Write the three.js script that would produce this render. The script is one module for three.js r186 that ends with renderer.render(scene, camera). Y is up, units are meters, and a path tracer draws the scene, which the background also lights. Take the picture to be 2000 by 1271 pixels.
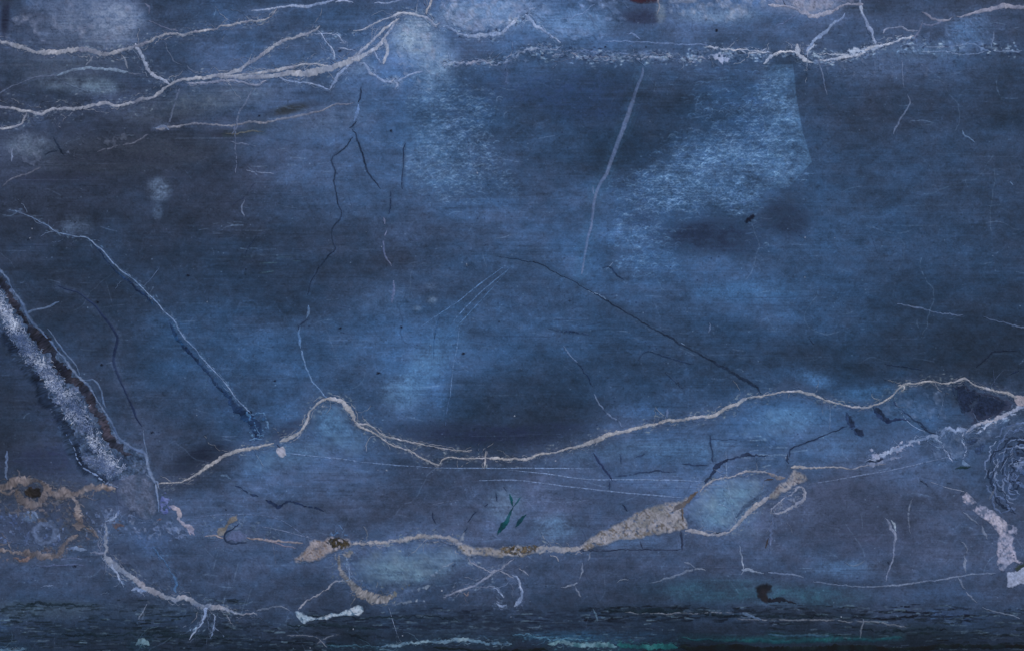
import * as THREE from 'three';
import { mergeGeometries } from 'three/addons/utils/BufferGeometryUtils.js';

// ------------------------------------------------------------------ camera, sky, sun, exposure
// One metre of stone is 1000 units of the tracing below: (X, Y) runs right and down from the upper left of the view.
const WIDE = 2400, HIGH = 1600, LEFT = -200, TOP = -164.5;          // the whole slab, in millimetres
const CY = (TOP + HIGH - 635.5) / 1000;                             // height of the view's centre above the slab's foot
const scene = new THREE.Scene();
const camera = new THREE.PerspectiveCamera(30, 1024 / 650, 0.1, 60);
camera.position.set(0, CY, 1.2697 / 2 / Math.tan(THREE.MathUtils.degToRad(15)));
camera.lookAt(0, CY, 0);
scene.add(camera);

const SKY_TINT = [0.78, 0.94, 1.2];                                 // the blue light of an overcast evening
{
  const W = 256, H = 128, data = new Float32Array(W * H * 4);
  for (let y = 0; y < H; y++) for (let x = 0; x < W; x++) {
    const up = ((y + 0.5) / H - 0.5) * Math.PI, a = ((x + 0.5) / W) * 2 * Math.PI;
    const cloud = 1 + 0.06 * Math.sin(3 * a + 4 * up) + 0.04 * Math.sin(7 * a - 9 * up);
    const v = (up > 0 ? 0.62 + 0.3 * Math.sin(up) : 0.62 + 0.3 * Math.sin(up)) * cloud;
    for (let c = 0; c < 3; c++) data[(y * W + x) * 4 + c] = v * SKY_TINT[c];
    data[(y * W + x) * 4 + 3] = 1;
  }
  const sky = new THREE.DataTexture(data, W, H, THREE.RGBAFormat, THREE.FloatType);
  sky.mapping = THREE.EquirectangularReflectionMapping;
  sky.magFilter = THREE.LinearFilter;
  sky.needsUpdate = true;
  scene.background = sky;
  scene.environment = sky;
}
const sun = new THREE.DirectionalLight(new THREE.Color(1, 0.96, 0.9), 0.9);
sun.position.set(2.4, CY + 2.9, 1.9);
sun.target.position.set(0, CY, 0);
sun.castShadow = true;
sun.shadow.radius = 20;
sun.shadow.mapSize.set(2048, 2048);
Object.assign(sun.shadow.camera, { left: -1.4, right: 1.4, top: 1.4, bottom: -1.4, near: 0.5, far: 9 });
scene.add(sun, sun.target);

const renderer = new THREE.WebGLRenderer({ antialias: true });
renderer.toneMapping = THREE.LinearToneMapping;
renderer.toneMappingExposure = 1.2;
renderer.shadowMap.enabled = true;

// ------------------------------------------------------------------ chance and noise, all seeded
let state = 20;
const rnd = () => { state = (state + 0x6d2b79f5) | 0; let t = Math.imul(state ^ (state >>> 15), 1 | state); t = (t + Math.imul(t ^ (t >>> 7), 61 | t)) ^ t; return ((t ^ (t >>> 14)) >>> 0) / 4294967296; };
const rr = (a, b) => a + (b - a) * rnd();
const hash = (x, y) => { let h = Math.imul(x, 374761393) ^ Math.imul(y, 668265263); h = Math.imul(h ^ (h >>> 13), 1274126177); return ((h ^ (h >>> 16)) >>> 0) / 2147483648 - 1; };
function noise(x, y) {                                              // value noise, -1 .. 1
  const ix = Math.floor(x), iy = Math.floor(y), fx = x - ix, fy = y - iy, s = fx * fx * (3 - 2 * fx), t = fy * fy * (3 - 2 * fy);
  const a = hash(ix, iy), b = hash(ix + 1, iy), c = hash(ix, iy + 1), d = hash(ix + 1, iy + 1);
  return a + (b - a) * s + (c - a + (a - b - c + d) * s) * t;
}
const fbm = (x, y, n = 4) => { let v = 0, a = 0.55; for (let i = 0; i < n; i++) { v += a * noise(x, y); x = x * 2.03 + 17.3; y = y * 2.03 - 9.1; a *= 0.55; } return v; };
const clamp = (v, a = 0, b = 1) => Math.min(b, Math.max(a, v));
const smooth = (a, b, v) => { const t = clamp((v - a) / (b - a)); return t * t * (3 - 2 * t); };
const lerp = (a, b, t) => a + (b - a) * t;

// ------------------------------------------------------------------ colour: a seen colour under this light -> the stone's own colour
const LIT = [0.78, 0.9, 1.02], VEIL = [0.0055, 0.006, 0.009];
const lin = (v) => { v /= 255; return v <= 0.04045 ? v / 12.92 : ((v + 0.055) / 1.055) ** 2.4; };
const srgb = (v) => 255 * (v <= 0.0031308 ? v * 12.92 : 1.055 * v ** (1 / 2.4) - 0.055);
const own = (v, c) => clamp((lin(v) - VEIL[c]) / LIT[c], 0.004, 0.85);
const hex = (h) => [parseInt(h.slice(0, 2), 16), parseInt(h.slice(2, 4), 16), parseInt(h.slice(4, 6), 16)];
const slate = (h) => { const c = hex(h); return c[2] > c[0] + 4 && c[1] < 96 ? [c[0] * 0.94, c[1] * 1.02, c[2] * 1.01] : c[0] >= c[2] ? [c[0] * 0.97, c[1] * 0.985, c[2] * 1.06] : c; };   // bluish minerals lean to slate
const blend = (a, b, t) => [lerp(a[0], b[0], t), lerp(a[1], b[1], t), lerp(a[2], b[2], t)];

// ------------------------------------------------------------------ the stone's ground colour: tone and hue every 100 mm
const TONE = [
  '69 91 105 67 64 68 65 63 74 96 98 94 78 88 96 104 98 64 66 64 60',
  '66 70 69 64 79 83 82 86 108 82 84 84 82 82 78 76 70 74 76 78 64',
  '57 57 59 63 71 79 79 84 84 73 63 61 59 54 64 70 62 58 57 57 54',
  '68 64 51 53 55 71 83 83 86 77 71 64 54 72 81 76 69 66 66 63 60',
  '49 51 50 60 53 59 65 73 77 78 79 75 80 72 74 66 71 68 65 61 57',
  '52 54 54 54 54 54 58 58 60 68 72 78 84 80 78 76 76 70 66 64 60',
  '57 47 53 63 65 61 62 70 74 74 72 68 66 70 76 80 70 62 58 54 52',
  '53 58 58 63 72 74 74 76 87 76 72 68 62 60 58 58 58 54 50 48 48',
  '52 56 59 64 63 69 80 69 83 54 50 48 66 65 75 83 81 75 73 62 62',
  '51 60 74 66 57 88 86 84 63 59 63 79 85 85 85 81 85 79 79 75 67',
  '67 67 72 72 76 76 72 70 70 76 84 80 76 82 95 80 72 68 68 72 70',
  '70 74 70 68 72 74 72 85 87 76 76 74 70 72 74 74 72 74 74 76 72',
  '60 58 60 58 60 60 55 50 52 54 58 56 54 50 52 50 48 50 54 60 58',
  '42 41 40 39 37 34 34 40 44 40 40 44 44 34 31 42 42 36 30 28 28',
].map((r) => r.split(' ').map(Number));
const HUE = [                                                        // 0 grey ... 9 clear blue
  '222245554566445322222', '222344555466645543344', '111233457877668853455', '000012357766788876655', '001212455666788777655', '234454433567887778776', '334676667777778888766',
  '334788878788877777655', '223467767755577888754', '111135453333455543343', '112333211111224100011', '122222344322122232111', '444444344334444433443', '555544444444455544444',
].map((r) => [...r].map(Number));
const cubic = (a, b, c, d, t) => b + 0.5 * t * (c - a + t * (2 * a - 5 * b + 4 * c - d + t * (3 * (b - c) + d - a)));
function field(rows, X, Y) {
  const gx = clamp(X / 100, 0, 19.999), gy = clamp(Y / 100, 0, 12.999), i = Math.floor(gx), j = Math.floor(gy), at = (r, c) => rows[clamp(r, 0, 13)][clamp(c, 0, 20)];
  const row = (r) => cubic(at(r, i - 1), at(r, i), at(r, i + 1), at(r, i + 2), gx - i);
  return cubic(row(j - 1), row(j), row(j + 1), row(j + 2), gy - j);
}

// ------------------------------------------------------------------ stains, scratches and grooves drawn on the stone
const TW = 2048, TH = 1365, K = TW / WIDE;
function sheet() { const c = document.createElement('canvas'); c.width = TW; c.height = TH; const g = c.getContext('2d'); g.scale(K, TH / HIGH); g.translate(-LEFT, -TOP); g.lineCap = g.lineJoin = 'round'; return g; }
const stain = sheet(), groove = sheet();
groove.fillStyle = '#808080'; groove.fillRect(LEFT, TOP, WIDE, HIGH);
const css = (h, a) => { const c = hex(h); return `rgba(${c[0]},${c[1]},${c[2]},${a})`; };
function blob(x, y, rx, ry, turn, h, a) {
  stain.save(); stain.translate(x, y); stain.rotate(THREE.MathUtils.degToRad(turn)); stain.scale(rx, ry);
  const g = stain.createRadialGradient(0, 0, 0, 0, 0, 1);
  g.addColorStop(0, css(h, a)); g.addColorStop(0.45, css(h, a * 0.75)); g.addColorStop(0.75, css(h, a * 0.25)); g.addColorStop(1, css(h, 0));
  stain.fillStyle = g; stain.beginPath(); stain.arc(0, 0, 1, 0, 7); stain.fill(); stain.restore();
}
const pts = (s) => s.trim().split(/\s+/).map((p) => p.split(',').map(Number));
function path(g, P) { g.beginPath(); P.forEach(([x, y], i) => (i ? g.lineTo(x, y) : g.moveTo(x, y))); }
function area(s, h, a) { path(stain, pts(s)); stain.closePath(); stain.fillStyle = css(h, a); stain.fill(); }

// ------------------------------------------------------------------ lines traced over the stone
function curve(s, step = 1.3) {                                     // a smooth line through the traced points, resampled, carried on past the view where it leaves it
  const P = typeof s === 'string' ? pts(s) : s;
  const outside = ([x, y]) => x <= 1 || x >= 1999 || y <= 1 || y >= 1270;
  const grow = (a, b) => { const d = Math.hypot(a[0] - b[0], a[1] - b[1]) || 1, u = [(a[0] - b[0]) / d, (a[1] - b[1]) / d]; return [60, 120].map((k) => [a[0] + u[0] * k + rr(-9, 9), a[1] + u[1] * k + rr(-9, 9)]); };
  let Q = P.slice();
  if (Q.length > 1 && outside(Q[0])) Q = [...grow(Q[0], Q[1]).reverse(), ...Q];
  if (Q.length > 1 && outside(Q[Q.length - 1])) Q = [...Q, ...grow(Q[Q.length - 1], Q[Q.length - 2])];
  const c = new THREE.CatmullRomCurve3(Q.map(([x, y]) => new THREE.Vector3(x, y, 0)), false, 'centripetal');
  c.arcLengthDivisions = Q.length * 12;
  const n = Math.max(4, Math.ceil(c.getLength() / step));
  return c.getSpacedPoints(n).map((p) => [p.x, p.y]);
}
function spread(list, t) { if (typeof list === 'number') return list; const f = t * (list.length - 1), i = Math.min(Math.floor(f), list.length - 2); return list.length < 2 ? list[0] : lerp(list[i], list[i + 1], f - i); }

// low relief of the face: gentle waves and the grooves (filled in after every line has been traced)
let relief = null;
function H(X, Y) {
  if (!relief) return 0;
  const u = clamp((X - LEFT) * K - 0.5, 0, TW - 1.001), v = clamp((Y - TOP) * (TH / HIGH) - 0.5, 0, TH - 1.001), i = Math.floor(u), j = Math.floor(v), a = u - i, b = v - j, o = j * TW + i;
  return lerp(lerp(relief[o], relief[o + 1], a), lerp(relief[o + TW], relief[o + TW + 1], a), b);
}
let seen = null;                                                     // the colour of the stone under a point, once it is computed
function under(X, Y) {
  const i = clamp(Math.round((X - LEFT) * K), 0, TW - 1), j = clamp(Math.round((Y - TOP) * (TH / HIGH)), 0, TH - 1), o = (j * TW + i) * 3;
  return [seen[o], seen[o + 1], seen[o + 2]];
}
const world3 = (X, Y, z) => [(X - 1000) / 1000, CY + (635.5 - Y) / 1000, z / 1000];

// a ribbon of mineral along a line: ragged sides, a low crest (or a trough) and grain in its colours
function ribbon(line, o) {
  const { w = 6, c = ['9a9cb0'], edge, jag = 0.5, rough = 0.7, lift = 0.5, up = 0, gap = 0, grain = 0.14, seed = rr(0, 900), taper = 10, shift = 0, scale = 1, mix = 0.92, soft = 1.5, thin = 1 } = o;
  const L = line.length, pos = [], col = [], idx = [], C = c.map(slate), E = edge && slate(edge), cols = 6;
  for (let i = 0; i < L; i++) {
    const a = line[Math.max(0, i - 2)], b = line[Math.min(L - 1, i + 2)], d = Math.hypot(b[0] - a[0], b[1] - a[1]) || 1, nx = -(b[1] - a[1]) / d, ny = (b[0] - a[0]) / d, s = i * 1.3 * scale;
    const t = i / (L - 1), full = (spread(w, t) * 0.84 * thin + soft) * Math.min(1, 0.4 + Math.min(i, L - 1 - i) / taper);
    const rag = (k) => Math.max(0.12, 1 + rough * (0.6 * noise(s / 55, k + 3) + 0.7 * fbm(s / 15, k, 2) + 0.32 * noise(s / 5, k + 7) + 0.25 * noise(s / 2.2, k + 11)));
    const hl = (full / 2) * rag(seed), hr = (full / 2) * rag(seed + 40);
    const off = shift + jag * (3.6 * noise(s / 27, seed + 80) + 2.6 * noise(s / 11, seed + 90) + 1.7 * noise(s / 4.6, seed + 95) + 0.7 * noise(s / 2, seed + 97));
    const whole = gap ? smooth(-0.12, 0.12, noise(s / 15, seed + 120) * 0.55 + noise(s / 4, seed + 125) * 0.55 - (gap * 2 - 1)) : 1;
    const faint = mix * (0.86 + 0.22 * noise(s / 19, seed + 60)) * (0.06 + 0.94 * whole);
    for (let k = 0; k < cols; k++) {
      const far = k < 3 ? hl : hr, e = Math.max(0.3, 1 - soft * 1.3 / far), u = [-1, -e, -e * 0.35, e * 0.35, e, 1][k], q = off + u * far, X = line[i][0] + nx * q, Y = line[i][1] + ny * q;
      const rise = Math.abs(u) === 1 ? -0.35 : 0.45 + (1 - u * u) * (0.6 + 0.4 * noise(X / 4, Y / 4 + seed)) * Math.min(Math.abs(lift), full * 0.15) * Math.sign(lift);
      pos.push(...world3(X, Y, H(X, Y) + rise + up));
      let tone = C[0];
      if (C.length > 1) { const f = clamp(0.5 + 0.85 * fbm(X / 20 + seed, Y / 20, 3), 0, 0.999) * (C.length - 1), m = Math.floor(f); tone = blend(C[m], C[m + 1], f - m); }
      if (E) tone = blend(tone, E, smooth(0.45, 1, Math.abs(u)));
      const g = 1 + grain * (1.1 * noise(X / 2.1, Y / 2.1) + 0.9 * fbm(X / 7, Y / 7, 2)), low = under(X, Y);
      for (let m = 0; m < 3; m++) col.push(own(clamp(lerp(low[m], tone[m] * g, clamp(Math.abs(u) === 1 ? 0 : faint)), 0, 255), m));
    }
  }
  for (let i = 0; i + 1 < L; i++) for (let k = 0; k + 1 < cols; k++) { const a = i * cols + k, b = a + cols; idx.push(a, a + 1, b, a + 1, b + 1, b); }
  if (!idx.length) return null;
  const g = new THREE.BufferGeometry();
  g.setAttribute('position', new THREE.Float32BufferAttribute(pos, 3));
  g.setAttribute('color', new THREE.Float32BufferAttribute(col, 3));
  g.setIndex(idx);
  g.computeVertexNormals();
  return g;
}
// a patch of mineral wherever a function of place is above zero (marching squares; its rim dives into the face)
function patch(f, [x0, y0, x1, y1], tone, { step = 1.6, lift = 0.5, rim = 4, up = 0, mix = 0.94, soft = 2.4 } = {}) {
  const nx = Math.ceil((x1 - x0) / step), ny = Math.ceil((y1 - y0) / step), F = new Float32Array((nx + 1) * (ny + 1)), pos = [], col = [], idx = [], made = new Map();
  for (let j = 0; j <= ny; j++) for (let i = 0; i <= nx; i++) F[j * (nx + 1) + i] = f(x0 + i * step, y0 + j * step);
  const vertex = (key, X, Y, d) => {
    if (made.has(key)) return made.get(key);
    const n = pos.length / 3, z = up + (d <= 0 ? -0.35 : 0.4 + lift * smooth(0, rim, d) * (0.85 + 0.15 * noise(X / 3, Y / 3))), low = under(X, Y), k = clamp(d / soft) * mix;
    pos.push(...world3(X, Y, H(X, Y) + z));
    const c = tone(X, Y, Math.max(d, 0));
    for (let m = 0; m < 3; m++) col.push(own(clamp(lerp(low[m], c[m], k), 0, 255), m));
    made.set(key, n);
    return n;
  };
  for (let j = 0; j < ny; j++) for (let i = 0; i < nx; i++) {
    const q = [[i, j], [i + 1, j], [i + 1, j + 1], [i, j + 1]], v = q.map(([a, b]) => F[b * (nx + 1) + a]);
    if (v.every((k) => k <= 0)) continue;
    const poly = [];
    for (let k = 0; k < 4; k++) {
      const m = (k + 1) % 4, [a, b] = q[k], [c, d] = q[m];
      if (v[k] > 0) poly.push(vertex(b * 100000 + a, x0 + a * step, y0 + b * step, v[k]));
      if ((v[k] > 0) !== (v[m] > 0)) {
        const t = v[k] / (v[k] - v[m]), lo = Math.min(b * (nx + 1) + a, d * (nx + 1) + c), hor = b === d;
        poly.push(vertex('e' + lo + hor, x0 + lerp(a, c, t) * step, y0 + lerp(b, d, t) * step, 0));
      }
    }
    for (let k = 1; k + 1 < poly.length; k++) idx.push(poly[0], poly[k + 1], poly[k]);
  }
  if (!idx.length) return null;
  const g = new THREE.BufferGeometry();
  g.setAttribute('position', new THREE.Float32BufferAttribute(pos, 3));
  g.setAttribute('color', new THREE.Float32BufferAttribute(col, 3));
  g.setIndex(idx);
  g.computeVertexNormals();
  return g;
}
function inside(P) {                                                // distance to an outline, positive inside
  return (x, y) => {
    let d = 1e9, odd = false;
    for (let i = 0, j = P.length - 1; i < P.length; j = i++) {
      const [ax, ay] = P[j], [bx, by] = P[i], ex = bx - ax, ey = by - ay, t = clamp(((x - ax) * ex + (y - ay) * ey) / (ex * ex + ey * ey || 1));
      d = Math.min(d, Math.hypot(x - ax - ex * t, y - ay - ey * t));
      if (ay > y !== by > y && x < ((bx - ax) * (y - ay)) / (by - ay) + ax) odd = !odd;
    }
    return odd ? d : -d;
  };
}
const boxOf = (P, m = 10) => [Math.min(...P.map((p) => p[0])) - m, Math.min(...P.map((p) => p[1])) - m, Math.max(...P.map((p) => p[0])) + m, Math.max(...P.map((p) => p[1])) + m];

// ------------------------------------------------------------------ the slab and its parts
const slab = new THREE.Group();
slab.name = 'stone_slab';
slab.userData = { label: 'dark blue weathered stone slab with pale and tan mineral veins, filling the whole view', category: 'stone slab', kind: 'thing' };
scene.add(slab);
const mineral = new THREE.MeshPhysicalMaterial({ name: 'mineral', vertexColors: true, roughness: 0.75, metalness: 0, specularIntensity: 0.35 });
const todo = [];                                                     // meshes are built once the relief is known
const PALE = ['8088a4', 'a4a9bd', 'b6b8c6'], BLUE = ['6f86ad', '8ea2c6', 'a9b8d4'], LILAC = ['787d92', '9499a6', 'a9acb8'], CREAM = ['8f8d92', 'a8a4a4', 'bdb8b4'], TAN = ['716b68', '8a827d', '9c9590'];
function halo(s, h, w, a) { const line = curve(s, 4); for (const k of [1, 0.66, 0.4]) { path(stain, line); stain.strokeStyle = css(h, a * 0.5); stain.lineWidth = w * k; stain.stroke(); } }
function part(name, build, { label, parent = slab, kind } = {}) {
  const m = new THREE.Mesh(undefined, mineral);
  m.name = name;
  m.castShadow = m.receiveShadow = true;
  if (label) m.userData.label = label;
  if (kind) m.userData.kind = kind;
  parent.add(m);
  todo.push([m, build]);
  return m;
}
// strands: one or several lines that make up one vein
function vein(name, strands, o = {}) {
  const list = (Array.isArray(strands) ? strands : [strands]).map((s) => (typeof s === 'string' ? { s } : s)), base = rr(0, 900);
  const lines = list.map((k) => curve(k.s));
  list.forEach((k, i) => {
    const q = { ...o, ...k }, wide = Math.max(...[].concat(q.w ?? 6));
    if (q.halo !== 0) { const hc = q.halo ?? '5c6b90'; for (const f of [3.2, 1.9]) { path(stain, lines[i].filter((_, n) => n % 3 === 0)); stain.strokeStyle = css(hc, 0.09); stain.lineWidth = wide * f; stain.stroke(); } }
    if (q.fibres) {
      const tones = q.c ?? ['9aa6bc'];
      for (let n = 0; n < lines[i].length * 0.9; n++) {
        const m = Math.floor(rnd() * (lines[i].length - 2)), [x, y] = lines[i][m], [u, v] = lines[i][m + 1], off = (rr(-1, 1) + rr(-1, 1)) * (wide * 0.75 + 2.5), d = Math.hypot(u - x, v - y) || 1;
        if (fbm(x / 45 + 5, y / 45, 2) < -0.12) continue;
        stain.beginPath(); stain.ellipse(x - ((v - y) / d) * off, y + ((u - x) / d) * off, rr(0.8, 4.2), rr(0.5, 1.6), Math.atan2(v - y, u - x) + rr(-0.6, 0.6), 0, 7); stain.fillStyle = css(rnd() < 0.16 ? '222b44' : tones[Math.floor(rnd() * tones.length)], rr(0.1, 0.42)); stain.fill();
      }
    }
    if ((q.lift ?? 1) < 0) { path(groove, lines[i]); groove.strokeStyle = 'rgba(0,0,0,0.7)'; groove.lineWidth = wide + 1; groove.stroke(); }
  });
  // strands that touch are one part; strands that lie apart are parts of their own
  const owner = list.map((_, i) => i), root = (i) => (owner[i] === i ? i : root(owner[i])), span = (i) => Math.max(...[].concat(list[i].w ?? o.w ?? 6)) / 2;
  for (let i = 0; i < list.length; i++) for (let j = 0; j < i; j++) {
    const reach = span(i) + span(j) + 3;
    if (root(i) !== root(j) && lines[i].some(([x, y], m) => m % 3 === 0 && lines[j].some(([u, v]) => Math.abs(x - u) < reach && Math.hypot(x - u, y - v) < reach))) owner[root(i)] = root(j);
  }
  const groups = [...new Set(owner.map((_, i) => root(i)))].map((r) => owner.map((_, i) => i).filter((i) => root(i) === r));
  groups.sort((a, b2) => b2.reduce((s, i) => s + lines[i].length, 0) - a.reduce((s, i) => s + lines[i].length, 0));
  const made = groups.map((members, at) => part(name, () => mergeGeometries(members.flatMap((i) => {
    const k = list[i], q = { ...o, ...k, seed: base + i * 31 }, all = [ribbon(lines[i], q)], wide = Math.max(...[].concat(q.w ?? 6));
    for (let f = 0; f < (q.fibres ?? 0); f++) all.push(ribbon(lines[i], { ...q, w: rr(0.5, 1.4), shift: (q.shift ?? 0) + (f % 2 ? 1 : -1) * rr(0.2, 0.55) * wide, jag: 0.8 + 0.07 * wide, gap: rr(0.5, 0.6), rough: 0.9, mix: 0.6, lift: 0.3, seed: base + i * 31 + f * 7 + 3 }));
    for (let n = 0; n < (q.fibres ? lines[i].length / 34 : 0); n++) {   // hair cracks that leave the vein
      const m = Math.floor(rr(2, lines[i].length - 3)), [x, y] = lines[i][m], [u, v] = lines[i][m + 2], a = Math.atan2(v - y, u - x) + (rnd() < 0.5 ? -1 : 1) * rr(0.3, 1.3) + (rnd() < 0.5 ? Math.PI : 0), l = rr(8, 64) * rr(0.4, 1), bend = rr(-0.7, 0.7);
      all.push(ribbon(Array.from({ length: Math.ceil(l / 1.3) + 4 }, (_, z, t = z * 1.3) => [x + Math.cos(a + (bend * t) / l) * t, y + Math.sin(a + (bend * t) / l) * t]), { ...q, w: [rr(0.8, 2), 0.2], shift: 0, jag: 0.9, gap: rr(0.35, 0.5), mix: rr(0.35, 0.65), seed: rr(0, 900), taper: 3 }));
    }
    return all;
  }).filter(Boolean)), at ? { ...o, label: undefined } : o));
  return made[0];
}
const crack = (strands, o = {}) => vein('crack', strands, { w: 3, c: ['1a2134', '263048'], lift: -0.2, up: 0.35, jag: 0.5, rough: 0.5, grain: 0.25, mix: 0.8, soft: 1.4, halo: '2c3654', ...o });
const thread = (strands, o = {}) => vein('thin_vein', strands, { w: 3, c: ['6b7ba0', '8e9cba'], lift: 0.3, jag: 0.5, rough: 0.8, gap: 0.2, mix: 0.72, halo: 0, ...o });
// a patch inside a traced outline
function body(name, s, tones, { ragged = 5, fine = 2, lace = 0, laceSize = 9, grain = 0.14, size = 30, holes = 0, step = 1.6, lift = 0.5, rim = 4, up = 0, mix = 0.94, soft = 2.4, spots, spot = 0, ...o } = {}) {
  const P = pts(s), d = inside(P), k = rr(0, 900), T = tones.map(slate), S = spots && slate(spots);
  const f = (x, y) => {
    let v = d(x + 2.5 * noise(x / 11 + k, y / 11), y + 2.5 * noise(x / 11, y / 11 - k)) + ragged * fbm(x / 16 + k, y / 16, 3) * 0.7 + fine * 0.6 * noise(x / 3.2, y / 3.2 + k);
    if (lace) v = Math.min(v, (fbm(x / laceSize + k, y / laceSize, 3) - 1 + 2 * lace) * 9);
    if (holes) v = Math.min(v, 7 * (fbm(x / 13 - k, y / 13, 3) + holes));
    return v;
  };
  const tone = (x, y) => {
    const q = clamp(0.5 + 0.8 * fbm(x / size + k, y / size, 3), 0, 0.999) * (T.length - 1), m = Math.floor(q);
    let c = T.length > 1 ? blend(T[m], T[m + 1], q - m) : T[0];
    if (S) c = blend(c, S, smooth(1 - spot - 0.25, 1 - spot, 0.5 + 0.5 * noise(x / 3 + k, y / 3) + 0.25 * noise(x / 9, y / 9)));
    const g = 1 + grain * (noise(x / 1.9, y / 1.9) + 0.8 * fbm(x / 6, y / 5, 2));
    return [c[0] * g, c[1] * g, c[2] * g];
  };
  return part(name, () => patch(f, boxOf(P, 12), tone, { step, lift, rim, up, mix, soft }), o);
}

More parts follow.
